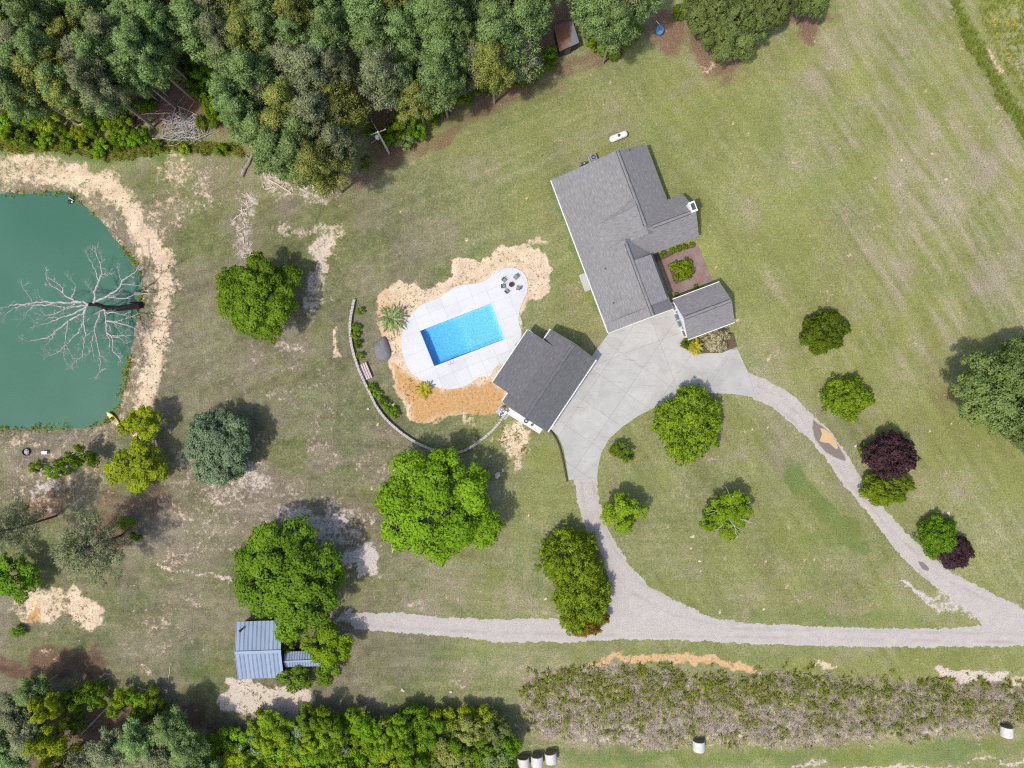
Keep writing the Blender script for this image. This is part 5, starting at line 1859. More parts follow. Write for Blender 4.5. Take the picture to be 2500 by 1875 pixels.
# ---- single trees
TREES = [
    ('broad', 0, 638, 726, 108, 'oak', 'oak_tree', 'large round green tree between the pond track and the pool', 'tree', .82, .95),
    ('broad', 1, 1072, 1236, 146, 'bright', 'maple_tree', 'biggest bright green tree below the curved stone wall', 'tree', .95, .95),
    ('broad', 2, 708, 1412, 140, 'oak', 'shade_tree', 'large green tree overhanging the metal shed', 'tree', .9, 1.0),
    ('small', 0, 800, 1575, 62, 'bright', 'small_tree', 'bright green small tree over the narrow metal annex', 'tree', .85, 1.0),
    ('fine', 0, 533, 1092, 92, 'greygreen', 'olive_tree', 'grey-green round tree beside its dark shadow, below the pond corner', 'tree', .9, .95),
    ('small', 1, 335, 1140, 74, 'lime', 'young_tree', 'yellow-green open tree beside the sandy track, larger lower crown', 'tree', .9, .95),
    ('small', 2, 350, 1040, 52, 'lime', 'young_tree', 'yellow-green sapling at the lower end of the sandy track', 'tree', .9, 1.0),
    ('dome', 0, 1683, 1032, 84, 'myrtle', 'crape_myrtle', 'big dome-shaped green shrub on the curve of the driveway', 'shrub', 1.1, 1.12),
    ('dome', 1, 2012, 810, 57, 'darkgreen', 'round_shrub', 'dark green round shrub alone in the field, right of the cottage', 'shrub', .85, .9),
    ('dome', 2, 2068, 970, 60, 'myrtle', 'round_shrub', 'olive green round shrub above the gravel puddle', 'shrub', .85, .9),
    ('dome', 0, 2175, 1112, 63, 'purple', 'plum_tree', 'large dark purple shrub right of the gravel road', 'shrub', 1.15, .95),
    ('dome', 1, 2163, 1190, 62, 'myrtle', 'round_shrub', 'yellow-green shrub growing below the large purple shrub', 'shrub', .8, .7),
    ('shrub', 0, 2120, 1100, 22, 'bright', 'small_shrub', 'small light green shrub at the left of the large purple shrub', 'shrub', 1.0, 1.0),
    ('dome', 2, 2290, 1308, 48, 'oak', 'round_shrub', 'green grassy shrub beside the small purple shrub', 'shrub', .7, 1.1),
    ('dome', 1, 2333, 1350, 40, 'purple', 'plum_shrub', 'small dark purple shrub by the lower gravel road', 'shrub', .6, 1.0),
    ('small', 0, 1523, 1250, 56, 'myrtle', 'small_tree', 'yellow-green small tree right of the driveway end', 'tree', .85, 1.0),
    ('small', 2, 1780, 1256, 68, 'bright', 'small_tree', 'bright green tree with pale branches in the middle of the loop lawn', 'tree', .8, .85),
    ('dome', 2, 1392, 1365, 76, 'myrtle', 'crape_myrtle', 'upper half of the long olive shrub by the gravel fork', 'shrub', 1.2, 1.05),
    ('dome', 0, 1424, 1462, 70, 'myrtle', 'crape_myrtle', 'lower half of the long olive shrub by the gravel fork', 'shrub', 1.05, 1.2),
    ('dome', 1, 1430, 1512, 52, 'rustleaf', 'bronze_shrub', 'bronze tipped shrub at the lower end, beside the gravel road', 'shrub', .72, .8),
    ('bush', 1, 1519, 1103, 26, 'darkgreen', 'small_shrub', 'small dark bush on the lawn inside the driveway curve', 'shrub', .95, 1.1),
    ('shrub', 1, 1668, 658, 28, 'myrtle', 'courtyard_bush', 'olive green round bush in the brick courtyard', 'shrub', 1.05, 1.0),
    ('bush', 2, 1640, 651, 9, 'lime', 'small_plant', 'small yellow-green plant at the corner of the courtyard bed', 'plant', .4, 1.0),
    ('shrub', 0, 1748, 828, 33, 'cream', 'variegated_bush', 'pale cream bush beside the cottage', 'shrub', 1.1, .95),
    ('bush', 3, 1675, 838, 15, 'darkgreen', 'small_shrub', 'small dark green bush at the cottage corner', 'shrub', .7, 1.1),
    ('broad', 1, 2445, 962, 108, 'oldgreen', 'field_tree', 'wide grey-green tree cut by the right edge', 'tree', 1.15, 1.0),
    ('fine', 1, 2488, 880, 66, 'oldgreen', 'field_tree', 'upper grey-green tree at the right edge, behind the wide one', 'tree', 1.1, 1.0),
    ('broad', 2, 2512, 1040, 66, 'oldgreen', 'field_tree', 'lowest grey-green tree at the right edge', 'tree', 1.0, 1.0),
    ('bush', 0, 205, 1115, 34, 'oak', 'small_tree', 'green bush by the pond, right of the white box', 'bush', 1.9, 1.1),
    ('bush', 1, 140, 1145, 34, 'oak', 'low_bush', 'long low green bush below the white box', 'bush', 1.0, .62),
    ('bush', 2, 90, 1140, 16, 'bright', 'low_bush', 'small green bush below the fire ring', 'bush', .7, 1.0),
    ('sparse_pine', 0, 200, 1345, 108, 'pine_grey', 'open_pine', 'open grey-green pine with crooked limbs at the left', 'pine tree', .8, 1.0),
    ('sparse_pine', 1, 15, 1295, 90, 'pine_grey', 'open_pine', 'open pine cut by the left edge below the pond', 'pine tree', .85, 1.0),
    ('small', 1, 40, 1405, 62, 'oak', 'dark_tree', 'dark green bushy tree at the left edge', 'tree', .9, 1.0),
    ('bush', 3, 332, 1310, 15, 'oak', 'low_bush', 'small bright bush at the foot of the open pine, lower one', 'bush', .8, 1.0),
    ('bush', 0, 308, 1275, 20, 'myrtle', 'low_bush', 'small olive bush at the foot of the open pine, upper one', 'bush', .9, 1.2),
    ('bush', 1, 45, 1540, 20, 'oak', 'low_bush', 'small green bush below the bare sandy patch at the left', 'bush', .6, .6),
    ('bush', 2, 720, 1655, 46, 'oak', 'shed_bush', 'leafy green bush below the narrow annex', 'bush', 1.2, .75),
    ('bush', 0, 800, 1640, 34, 'oak', 'shed_bush', 'leafy green bush at the right end of the annex', 'bush', 1.2, 1.0),
    ('bush', 1, 700, 1580, 22, 'darkgreen', 'shed_bush', 'dark bush between the metal shed and its annex', 'bush', .9, 1.0),
]
for k, v, x, y, r, lf, nm, lb, ct, ht, sy in TREES:
    e_ = tree(k, v, x, y, r, lf, nm, lb, ct, None, ht, sy, rot=RNG.uniform(-.4, .4) if k in ('dome',) or sy < .9 else None)
    if 'pale branches' in lb:                               # dead limbs that stand out of this crown
        rg = np.random.default_rng(77)
        for a in (.3, 1.2, 2.4, 3.6, 4.6, 5.5):
            c_, s_ = math.cos(a), math.sin(a)
            m_ = MB()
            tip = np.array([c_ * 2.5, s_ * 2.5, 4.9 + rg.uniform(0, .8)])
            limb(m_, (c_ * .3, s_ * .3, 4.2), tip, .07, .02, rg, .07, 6)
            for q_ in range(4):
                st = np.array([c_ * .3, s_ * .3, 4.2]) * (1 - .2 * q_ - .15) + tip * (.2 * q_ + .15) + [0, 0, .12]
                limb(m_, st, st + rg.normal(0, .55, 3) * [1, 1, .3] + [c_ * .3, s_ * .3, .2], .03, .012, rg, .06, 3)
            link('bare_branch', m_.mesh('bare_branch'), M['dead_wood'], e_)

# shrubs along the stone wall and in the courtyard
for i, (x, y, r) in enumerate([(880, 760, 11), (869, 798, 12), (869, 817, 12), (874, 840, 12), (880, 868, 11), (910, 945, 11), (922, 962, 12), (934, 978, 11), (945, 990, 12), (958, 1004, 13), (967, 1012, 11)]):
    tree('bush', i % 4, x, y, r, ['oak', 'oak', 'bright', 'darkgreen'][i % 4], 'wall_shrub', 'small green shrub in the row along the curved stone wall', 'shrub', 'shrubs along the stone wall', ht=.42)
for i, (x, y, r) in enumerate([(1618, 620, 9), (1640, 612, 8), (1655, 607, 9), (1672, 602, 9), (1688, 597, 8), (1650, 723, 8), (1699, 700, 7)]):
    tree('bush', i % 4, x, y, r, 'oak', 'courtyard_shrub', 'small green shrub at the edge of the brick courtyard', 'shrub', 'shrubs at the courtyard edge', ht=.3)
# the woods and thicket along the bottom edge
BW = [('pine', 30, 1745, 62, 'pine_grey'), ('pine', 75, 1690, 48, 'pine'), ('pine', 70, 1810, 60, 'pine_grey'), ('pine', 20, 1850, 60, 'pine'), ('pine', 260, 1840, 58, 'pine_grey'), ('pine', 330, 1810, 58, 'pine'), ('pine', 385, 1850, 60, 'pine_grey'),
      ('pine', 410, 1780, 52, 'pine'), ('pine', 455, 1835, 54, 'pine'), ('pine', 200, 1880, 60, 'pine_grey'), ('pine', 480, 1890, 60, 'pine'), ('pine', -30, 1800, 60, 'pine')]
for i, (k, x, y, r, lf) in enumerate(BW):
    tree('pine', i % 6, x, y, r, lf, 'pine_tree', ('grey' if lf == 'pine_grey' else 'green') + (' pine in the lower left wood, at the left edge' if x < 100 else ' pine in the lower left wood, below the brown clearing'), 'pine tree', 'pines at the lower left corner', ht=.42, bark='pine_bark')
for i, (x, y, r, lf, lb) in enumerate([(118, 1722, 42, 'lime', 'upper lime green tree in the lower left wood'), (128, 1800, 50, 'lime', 'middle lime green tree in the lower left wood'), (150, 1858, 52, 'lime', 'lowest lime green tree in the lower left wood, at the edge')]):
    tree('small', i % 3, x, y, r, lf, 'lime_tree', lb, 'tree', None, 1.3)
for i, (x, y, r, lf) in enumerate([(215, 1685, 30, 'oak'), (240, 1700, 26, 'oak'), (180, 1710, 30, 'oak'), (300, 1700, 26, 'lime'), (335, 1705, 26, 'bright'), (375, 1705, 28, 'myrtle'), (285, 1725, 22, 'bright'), (350, 1735, 30, 'darkgreen'), (395, 1735, 24, 'darkgreen'), (190, 1760, 24, 'oak')]):
    tree('bush', i % 4, x, y, r, lf, 'thicket_bush', 'leafy bush round the brown clearing in the lower left wood', 'bush', 'bushes in the lower left wood', ht=r * S / 1.7 * 1.5)
HEDGE = free_spots([(490, 1810), (560, 1800), (650, 1765), (760, 1755), (900, 1765), (1050, 1740), (1180, 1745), (1235, 1755), (1248, 1800), (1225, 1900), (480, 1900)], 31, 411)
CN = {'pine_olive': 'olive needled', 'oldgreen': 'dull green', 'oak': 'dark green leafy', 'bright': 'bright green leafy', 'lime': 'lime green leafy', 'myrtle': 'yellow-green leafy', 'greygreen': 'grey-green leafy'}
for i, (x, y) in enumerate(HEDGE):
    ol = x > 1075 and y > 1770
    lf = str(RNG.choice(['pine_olive', 'oldgreen', 'oak'])) if ol else str(RNG.choice(['bright', 'oak', 'lime', 'myrtle', 'bright', 'lime', 'bright', 'greygreen']))
    big = RNG.random() < .6
    tree('small' if big else 'bush', int(RNG.integers(0, 3)), x, y, RNG.uniform(30, 44), lf, 'thicket_tree', CN[lf] + (' tree in the thicket by the hay bales' if ol else ' tree in the thicket along the bottom edge, ' + ('left end' if x < 660 else 'below the metal shed annex' if x < 840 else 'middle part' if x < 1000 else 'right part')),
         'tree', 'olive trees by the hay bales' if ol else 'trees of the bottom thicket', ht=RNG.uniform(.6, .85) if big else 1.3)


# ---- palms
def palm(cx, cy, r, leaf, label, n=34, h=1.3, seed=5):
    rng = np.random.default_rng(seed)
    w = P(cx, cy, h)
    t = thing('palm', label, 'palm', (w[0], w[1], 0))
    MB().tube([(w[0], w[1], -.1), (w[0], w[1], h * .6), (w[0], w[1], h)], [.22, .2, .14], 8).build('trunk', M['bark'], t)
    R = r * S
    for i in range(n):
        a = i * 2.39996 + rng.normal(0, .15)
        el = rng.uniform(.15, 1.25)
        L = R * rng.uniform(.8, 1.15)
        s = np.linspace(0, 1, 7)
        rr = L * np.cos(el * (1 - .5 * s)) * s
        zz_ = h + L * (np.sin(el) * s - .75 * s * s * math.cos(el * .6))
        wd = .16 * np.sin(np.clip(s * 2.7 + .25, 0, math.pi)) + .012
        cxy = np.stack([w[0] + rr * math.cos(a), w[1] + rr * math.sin(a), zz_], 1)
        sd = np.array([-math.sin(a), math.cos(a), 0])
        v, f = [], []
        for k in range(7):
            v += [cxy[k] - sd * wd[k] - [0, 0, .06 * (k > 0)], cxy[k], cxy[k] + sd * wd[k] - [0, 0, .06 * (k > 0)]]
        # the blade is split into leaflets that stand off the rib
        for k in range(6):
            f += [(k * 3, k * 3 + 1, k * 3 + 4), (k * 3 + 1, k * 3 + 2, k * 3 + 4)]
            if k % 2 == 0:
                f += [(k * 3, k * 3 + 4, k * 3 + 3), (k * 3 + 2, k * 3 + 5, k * 3 + 4)]
        o = MB().add(v, f).build('frond', M[leaf], t)
        at = o.data.attributes.new('tint', 'FLOAT', 'POINT')
        at.data.foreach_set('value', np.full(21, rng.uniform(.2, .9), np.float32))
    return t


palm(956, 778, 40, 'palm', 'spiky grey-green palm in the sand left of the pool deck')
palm(1036, 951, 24, 'palm_yellow', 'small yellowish palm in the orange clay below the pool', 26, .8, 6)
palm(1698, 846, 23, 'palm_yellow', 'golden green cycad between the dark bush and the cream bush', 40, .7, 8)


# ---- the bleached dead tree over the pond
def dead_tree():
    rng = np.random.default_rng(12)
    k = .1808
    q = lambda x, y, z: P(x * k, 620 + y * k, z * .72 if z > 0 else z)
    base = q(1890, 690, -.35)
    t = thing('dead_tree', 'bleached leafless dead tree leaning over the pond from its bank', 'tree', base)
    trunk = [q(1905, 690, -.5), q(1850, 705, .5), q(1600, 735, 3.2), q(1420, 725, 5.2), q(1300, 680, 6.8), q(1190, 680, 8.2)]
    MB().tube(trunk, [.5, .45, .39, .35, .3, .25], 10).build('trunk', M['dead_bark'], t)
    MB().tube([q(1900, 670, -.4), q(1800, 655, .8), q(1740, 660, 1.6)], [.2, .13, .05], 7).build('broken_stub', M['dead_bark'], t)
    B = [  # main limbs: photo crop points with heights, start radius
        ([(1190, 680, 8.2), (1100, 640, 8.8), (1020, 640, 9.2), (880, 560, 9.8), (830, 500, 10.2), (690, 430, 11)], .2),
        ([(850, 520, 10.1), (850, 450, 10.6), (780, 400, 11), (720, 360, 11.4), (620, 290, 12)], .1),
        ([(960, 590, 9.4), (1020, 490, 10), (1015, 410, 10.6), (980, 370, 11)], .09),
        ([(1100, 650, 8.8), (900, 655, 9.6), (740, 660, 10.4), (580, 640, 11), (400, 670, 11.6), (280, 680, 12), (150, 690, 12.4), (60, 720, 12.8)], .18),
        ([(700, 680, 10.4), (500, 690, 11), (330, 690, 11.6), (200, 730, 12), (90, 800, 12.4)], .11),
        ([(430, 640, 11.5), (340, 490, 12.2), (300, 450, 12.5)], .05),
        ([(480, 680, 11.2), (370, 770, 11.4), (325, 880, 11.6)], .06),
        ([(1250, 670, 7.5), (1290, 590, 8), (1275, 510, 8.5), (1330, 370, 9.2), (1380, 260, 9.8), (1360, 130, 10.4), (1300, 0, 11)], .17),
        ([(1325, 350, 9.3), (1310, 260, 9.7), (1270, 180, 10.1), (1205, 70, 10.8)], .09),
        ([(1375, 260, 9.8), (1420, 290, 9.9), (1475, 270, 10.2)], .05),
        ([(1360, 130, 10.4), (1380, 95, 10.6)], .05),
        ([(1270, 540, 8.3), (1245, 490, 8.6), (1205, 465, 9)], .06),
        ([(1290, 640, 7.4), (1400, 590, 7.6), (1470, 560, 7.8), (1570, 500, 8), (1640, 410, 8.4), (1660, 350, 8.7), (1780, 280, 9.1), (1830, 240, 9.4)], .16),
        ([(1640, 410, 8.4), (1730, 405, 8.5), (1880, 425, 8.8)], .06),
        ([(1645, 360, 8.7), (1605, 290, 9.1), (1610, 240, 9.4)], .06),
        ([(1420, 580, 7.6), (1560, 590, 7.6), (1680, 610, 7.7), (1800, 560, 7.9), (1900, 545, 8)], .09),
        ([(1480, 570, 7.8), (1590, 548, 8.0)], .06),
        ([(1190, 690, 8.1), (1040, 710, 8.6), (900, 730, 9), (740, 810, 9.5), (610, 830, 10)], .15),
        ([(880, 720, 9), (760, 700, 9.6), (640, 670, 10.2), (580, 625, 10.8)], .1),
        ([(1020, 670, 8.8), (870, 740, 9.2), (800, 840, 9.6)], .08),
        ([(1180, 700, 8), (1070, 770, 8.3), (960, 820, 8.6), (800, 870, 9), (680, 930, 9.4), (550, 960, 10)], .15),
        ([(800, 870, 9), (660, 855, 9.4), (600, 900, 9.8)], .07),
        ([(1170, 720, 7.9), (1120, 800, 8), (950, 890, 8.4), (830, 980, 8.8), (740, 1060, 9.1), (640, 1130, 9.4), (500, 1160, 9.8), (400, 1180, 10.2)], .15),
        ([(750, 1060, 9.1), (700, 1140, 9.3), (650, 1200, 9.6)], .07),
        ([(925, 900, 8.4), (900, 1030, 8.7), (885, 1190, 9), (860, 1260, 9.3), (780, 1330, 9.7), (690, 1370, 10)], .1),
        ([(1160, 740, 7.8), (1130, 870, 8), (1130, 940, 8.2), (1155, 1080, 8.6), (1130, 1250, 9), (1110, 1390, 9.4), (1040, 1430, 9.7)], .14),
        ([(1120, 930, 8.1), (1060, 1060, 8.5), (980, 1140, 8.8), (880, 1250, 9.2)], .12),
        ([(870, 1250, 9.3), (860, 1380, 9.7), (900, 1470, 10)], .06),
        ([(885, 1220, 9.2), (960, 1360, 9.7)], .05),
        ([(1390, 760, 5.6), (1240, 830, 6.4), (1140, 920, 7)], .1),
        ([(1355, 800, 6.0), (1300, 940, 6.8), (1275, 1020, 7.2), (1290, 1100, 7.5), (1330, 1250, 8), (1345, 1370, 8.4), (1360, 1480, 8.8), (1345, 1600, 9.2)], .16),
        ([(1280, 1020, 7.2), (1160, 1110, 7.8), (1070, 1190, 8.3)], .08),
        ([(1345, 1370, 8.4), (1410, 1410, 8.7)], .05),
        ([(1265, 1100, 7.6), (1240, 1220, 8), (1200, 1340, 8.4), (1150, 1380, 8.8)], .07),
        ([(1250, 1260, 8.1), (1260, 1350, 8.4)], .05),
        ([(1400, 750, 5.5), (1440, 830, 6), (1430, 930, 6.5), (1440, 1060, 7), (1500, 1110, 7.4), (1530, 1200, 7.8), (1520, 1320, 8.2), (1600, 1380, 8.6)], .18),
        ([(1440, 1070, 7), (1480, 1180, 7.5), (1460, 1320, 8)], .09),
        ([(1470, 960, 6.6), (1500, 1010, 6.8), (1470, 1060, 7)], .08),
        ([(1500, 1100, 7.3), (1620, 1110, 7.6), (1750, 1100, 7.9)], .08),
        ([(1510, 1120, 7.4), (1620, 1130, 7.7), (1710, 1210, 8)], .06),
        ([(1430, 790, 5.8), (1560, 790, 6.2), (1670, 825, 6.6)], .09),
        ([(1440, 905, 6.4), (1550, 920, 6.7), (1700, 960, 7.1), (1820, 1000, 7.5), (1900, 1050, 7.8)], .11),
        ([(1500, 900, 6.5), (1580, 980, 6.9), (1630, 1070, 7.2)], .06),
        ([(1560, 915, 6.7), (1640, 890, 7), (1770, 850, 7.4)], .05),
    ]
    tw = MB()

    def twigs(p, d, r, L, depth):
        n = 3 if depth else 2
        for _ in range(n):
            dd = d + rng.normal(0, .6, 3) * np.array([1, 1, .55])
            dd /= np.linalg.norm(dd)
            l = L * rng.uniform(.55, 1.1)
            e = p + dd * l
            m = p + dd * l * .5 + rng.normal(0, .06 * l, 3)
            tw.tube([p, m, e], [r, r * .75, r * .4], 3, False)
            if depth:
                twigs(e, dd, r * .6, L * .65, depth - 1)
                twigs(m, dd, r * .55, L * .5, 0)
    for pts, r in B:
        pp = np.array([q(*c) for c in pts])
        n = max(6, len(pp) * 3)
        path = resample(pp, np.linalg.norm(np.diff(pp, axis=0), axis=1).sum() / n)
        path[1:-1] += rng.normal(0, .045, (len(path) - 2, 3))
        s = np.linspace(0, 1, len(path))
        MB().tube(path, r * (1 - .72 * s), 6).build('branch', M['dead_wood'], t)
        d = path[-1] - path[-3]
        d /= np.linalg.norm(d)
        twigs(path[-1], d, max(.018, r * .24), .85, 2)
        for i in range(3, len(path) - 1, 3):
            dd = rng.normal(0, 1, 3) * np.array([1, 1, .5])
            dd /= np.linalg.norm(dd)
            twigs(path[i], dd * .8 + d * .5, .02, .5, 1)
    o = tw.build('twigs', M['dead_wood'], t)
    o['kind'] = 'stuff'


dead_tree()


# ---------------------------------------------------------------- weeds, brush and dry grass
def blades(name, label, cat, xs, ys, zs, h, spread, w, nb, mat, seed, tint=(.1, .9)):
    rng = np.random.default_rng(seed)
    n = len(xs)
    m = n * nb
    i = np.repeat(np.arange(n), nb)
    a = rng.uniform(0, 6.28, m)
    hh = h * rng.uniform(.5, 1.25, m)
    sp = spread * rng.uniform(.2, 1.2, m)
    ox, oy = rng.normal(0, .08, m), rng.normal(0, .08, m)
    bx, by, bz = xs[i] + ox, ys[i] + oy, zs[i] - .03
    dx, dy = np.cos(a), np.sin(a)
    ww = w * rng.uniform(.6, 1.3, m)
    v = np.stack([np.stack([bx - dy * ww, by + dx * ww, bz], 1), np.stack([bx + dy * ww, by - dx * ww, bz], 1), np.stack([bx + dx * sp, by + dy * sp, bz + hh], 1)], 1)
    me = bpy.data.meshes.new(name)
    me.vertices.add(3 * m)
    me.vertices.foreach_set('co', v.reshape(-1))
    me.loops.add(3 * m)
    me.loops.foreach_set('vertex_index', np.arange(3 * m))
    me.polygons.add(m)
    me.polygons.foreach_set('loop_start', np.arange(m) * 3)
    me.polygons.foreach_set('loop_total', np.full(m, 3))
    me.update(calc_edges=True)
    t = np.repeat(rng.uniform(*tint, n), nb) + rng.normal(0, .12, m)
    at = me.attributes.new('tint', 'FLOAT', 'POINT')
    at.data.foreach_set('value', np.repeat(np.clip(t, 0, 1), 3).astype(np.float32))
    sn = np.stack([dx * .35, dy * .35, np.full(m, .9)], 1)
    me.normals_split_custom_set_from_vertices(np.repeat(sn, 3, 0).tolist())
    o = link(name, me, mat)
    struct(o, 'stuff')
    return tag(o, label, cat)


def scatter(poly, n, seed, dens=None, rag=14):
    rng = np.random.default_rng(seed)
    a = np.array(poly)
    x = rng.uniform(a[:, 0].min(), a[:, 0].max(), n)
    y = rng.uniform(a[:, 1].min(), a[:, 1].max(), n)
    k = poly_sd(x, y, poly) + rag * fbm(x / 20, y / 20, seed) + rag * fbm(x / 60, y / 60, seed + 5) > rng.random(n) * rag * .4
    if dens is not None:
        k &= rng.random(n) < dens(x, y)
    return x[k], y[k]


def weeds(name, label, cat, poly, n, h, sp, w, nb, mat, seed, dens=None, tint=(.1, .9), rag=14):
    x, y = scatter(poly, n, seed, dens, rag)
    k = S
    return blades(name, label, cat, (x - 1250) * k, (937.5 - y) * k, .22 * sm(poly_sd(x, y, BRUSH), 0, 40), h, sp, w, nb, mat, seed + 1, tint)


grn = lambda x, y: np.clip(.15 + 1.8 * (fbm(x / 30, y / 20, 71) + .06) + 2.2 * fbm(x / 9, y / 8, 72, 2) + .6 * (1 - sm(y, 1660, 1760)) * (1 - sm(x, 1500, 2300) * .3) - .25 * sm(y, 1740, 1790), 0, 1)
weeds('dry_grass', 'tall dry grey-brown grass on the bank above the hay field', 'dry grass', BRUSH, 14000, .42, .7, .045, 9, M['drygrass'], 81, lambda x, y: np.clip((1.05 - .75 * grn(x, y)) * (.55 + 2.2 * (fbm(x / 40, y / 25, 75) + .12)), 0, 1), rag=60)
weeds('green_weeds', 'rank green weeds mixed into the dry grass bank', 'weeds', BRUSH, 12000, .55, .5, .08, 8, M['weeds'], 82, grn, rag=60)
weeds('edge_weeds', 'green weeds between the pine wood and the pond track', 'weeds', [(-40, 300), (120, 320), (260, 340), (420, 345), (580, 350), (600, 385), (420, 372), (280, 395), (180, 378), (60, 372), (-40, 368)], 6000, .6, .45, .06, 8, M['weeds'], 83)
weeds('ditch_grass', 'tall green grass strip along the edge of the right field', 'grass', [(2300, -30), (2330, -30), (2390, 90), (2440, 180), (2490, 260), (2540, 330), (2520, 370), (2480, 320), (2430, 235), (2385, 160), (2340, 80)], 5200, .5, .4, .05, 8, M['tallgrass'], 84)
weeds('meadow_grass', 'rough meadow grass in the upper right corner', 'grass', [(2360, -30), (2560, -30), (2560, 330), (2520, 280), (2440, 150)], 4200, .35, .4, .045, 7, M['tallgrass'], 85, lambda x, y: .25 + 1.4 * fbm(x / 40, y / 40, 90) + .2, (.4, 1))
weeds('yellow_flowers', 'scattered yellow flowering weeds in the upper right corner', 'flowers', [(2410, 40), (2500, 40), (2530, 330), (2470, 200)], 260, .4, .25, .05, 14, M['flower'], 86, lambda x, y: 1.2 * (fbm(x / 14, y / 14, 93) > .16))
SHORE = [(x, y) for x, y in POND]
rng_ = np.random.default_rng(5)
sp_ = resample(SHORE, 3.0)
sp_ = sp_[(sp_[:, 0] > -30)]
sp_ = np.repeat(sp_, 5, 0) + rng_.normal(0, 4.5, (len(sp_) * 5, 2))
sp_ = sp_[rng_.random(len(sp_)) < np.clip(.35 + 2.2 * fbm(sp_[:, 0] / 40, sp_[:, 1] / 40, 55), 0, 1)]
blades('shore_weeds', 'pale green weeds along the waterline of the pond', 'weeds', (sp_[:, 0] - 1250) * S, (937.5 - sp_[:, 1]) * S, np.full(len(sp_), -.48), .35, .3, .05, 6, M['tallgrass'], 87, (.3, 1))
# clods and tufts on the bare sand
tx, ty = [], []
for pl, n, sd in ((ZC([(245, 380), (270, 290), (380, 185), (700, 140), (740, 30), (1060, -30), (1300, -10), (1330, 90), (1300, 230), (1200, 310), (1150, 250), (1100, 80), (950, 150), (700, 220), (500, 330), (400, 480), (300, 500)]), 900, 1),
                  (ZC([(300, 500), (390, 520), (430, 760), (560, 870), (480, 1040), (390, 880), (320, 640)]), 420, 2), ([(1221, 1019), (1290, 1050), (1300, 1110), (1240, 1130), (1215, 1070)], 420, 3),
                  (zz([(1460, 1080), (1990, 1130), (2040, 1230), (1930, 1380), (1560, 1330), (1400, 1250)], 0, 1245, .3797), 420, 4), ([(140, 1440), (235, 1440), (230, 1550), (150, 1550)], 170, 5),
                  ([(370, 630), (425, 640), (420, 760), (400, 900), (380, 980), (345, 980), (370, 800)], 420, 6), ([(150, 415), (240, 430), (330, 520), (420, 620), (370, 610), (290, 500), (150, 445)], 260, 7)):
    x, y = scatter(pl, n, 900 + sd, lambda x, y: np.clip(.45 + 2.4 * fbm(x / 18, y / 18, 66), 0, 1))
    tx.append(x)
    ty.append(y)
tx, ty = np.concatenate(tx), np.concatenate(ty)
blades('sand_tufts', 'small dark weed tufts dotted over the bare sand', 'weeds', (tx - 1250) * S, (937.5 - ty) * S, np.zeros(len(tx)), .16, .16, .06, 7, M['weeds'], 88, (0, .5))


# ---------------------------------------------------------------- logs, rocks, bales
def log(a, b, r, mat, label, cat='log', name='fallen_log', stubs=2, z=.0):
    p, q = P(*a), P(*b)
    d = q - p
    n = 6
    s = np.linspace(0, 1, n)[:, None]
    path = p + d * s + RNG.normal(0, .04, (n, 3)) * np.array([1, 1, .3]) + [0, 0, r * .8 + z]
    t = thing(name, label, cat, (*((p + q) / 2)[:2], z))
    MB().tube(path, np.linspace(r, r * .62, n) * RNG.uniform(.9, 1.1, n), 9).build('stem', M[mat], t)
    for k in range(stubs):
        i = RNG.integers(1, n - 1)
        e = path[i] + np.array([RNG.normal(0, .5), RNG.normal(0, .5), .15])
        MB().tube([path[i], (path[i] + e) / 2 + [0, 0, .05], e], [r * .35, r * .28, r * .12], 6).build('branch_stub', M[mat], t)


log((590, 430), (617, 381), .30, 'log', 'thick grey fallen log between pond track and pines')
log((655, 438), (712, 470), .13, 'pale_log', 'long pale fallen trunk below the pines')
log((648, 462), (672, 458), .12, 'pale_log', 'short pale log below the long fallen trunk')
log((668, 398), (660, 412), .1, 'pale_log', 'small pale log at the foot of the pines')
log((347, 279), (420, 277), .12, 'pale_log', 'straight pale trunk lying across the gap in the wood')
log((190, 303), (222, 305), .09, 'pale_log', 'thin pale stick among the bushes above the pond')
log((605, 628), (614, 642), .10, 'pale_log', 'short pale stick above the large round tree')
log((195, 1690), (265, 1655), .12, 'log', 'grey fallen trunk in the lower left wood', stubs=3)
log((200, 1790), (275, 1715), .16, 'log', 'long grey leaning trunk across the brown clearing', stubs=4)
log((338, 1678), (358, 1685), .08, 'pale_log', 'white stick above the lime bushes at lower left')
log((310, 1812), (322, 1782), .07, 'pale_log', 'thin white stick below the brown clearing', stubs=1)
log((252, 1645), (272, 1645), .06, 'pale_log', 'thin white stick on the grass above the lower left wood', stubs=0)
log((412, 1660), (416, 1615), .05, 'pale_log', 'thin pale stick on the lawn left of the metal shed', stubs=1)
log((325, 716), (371, 716), .07, 'dead_wood', 'thin straight white limb lying at the base of the dead tree', stubs=0, z=.05)
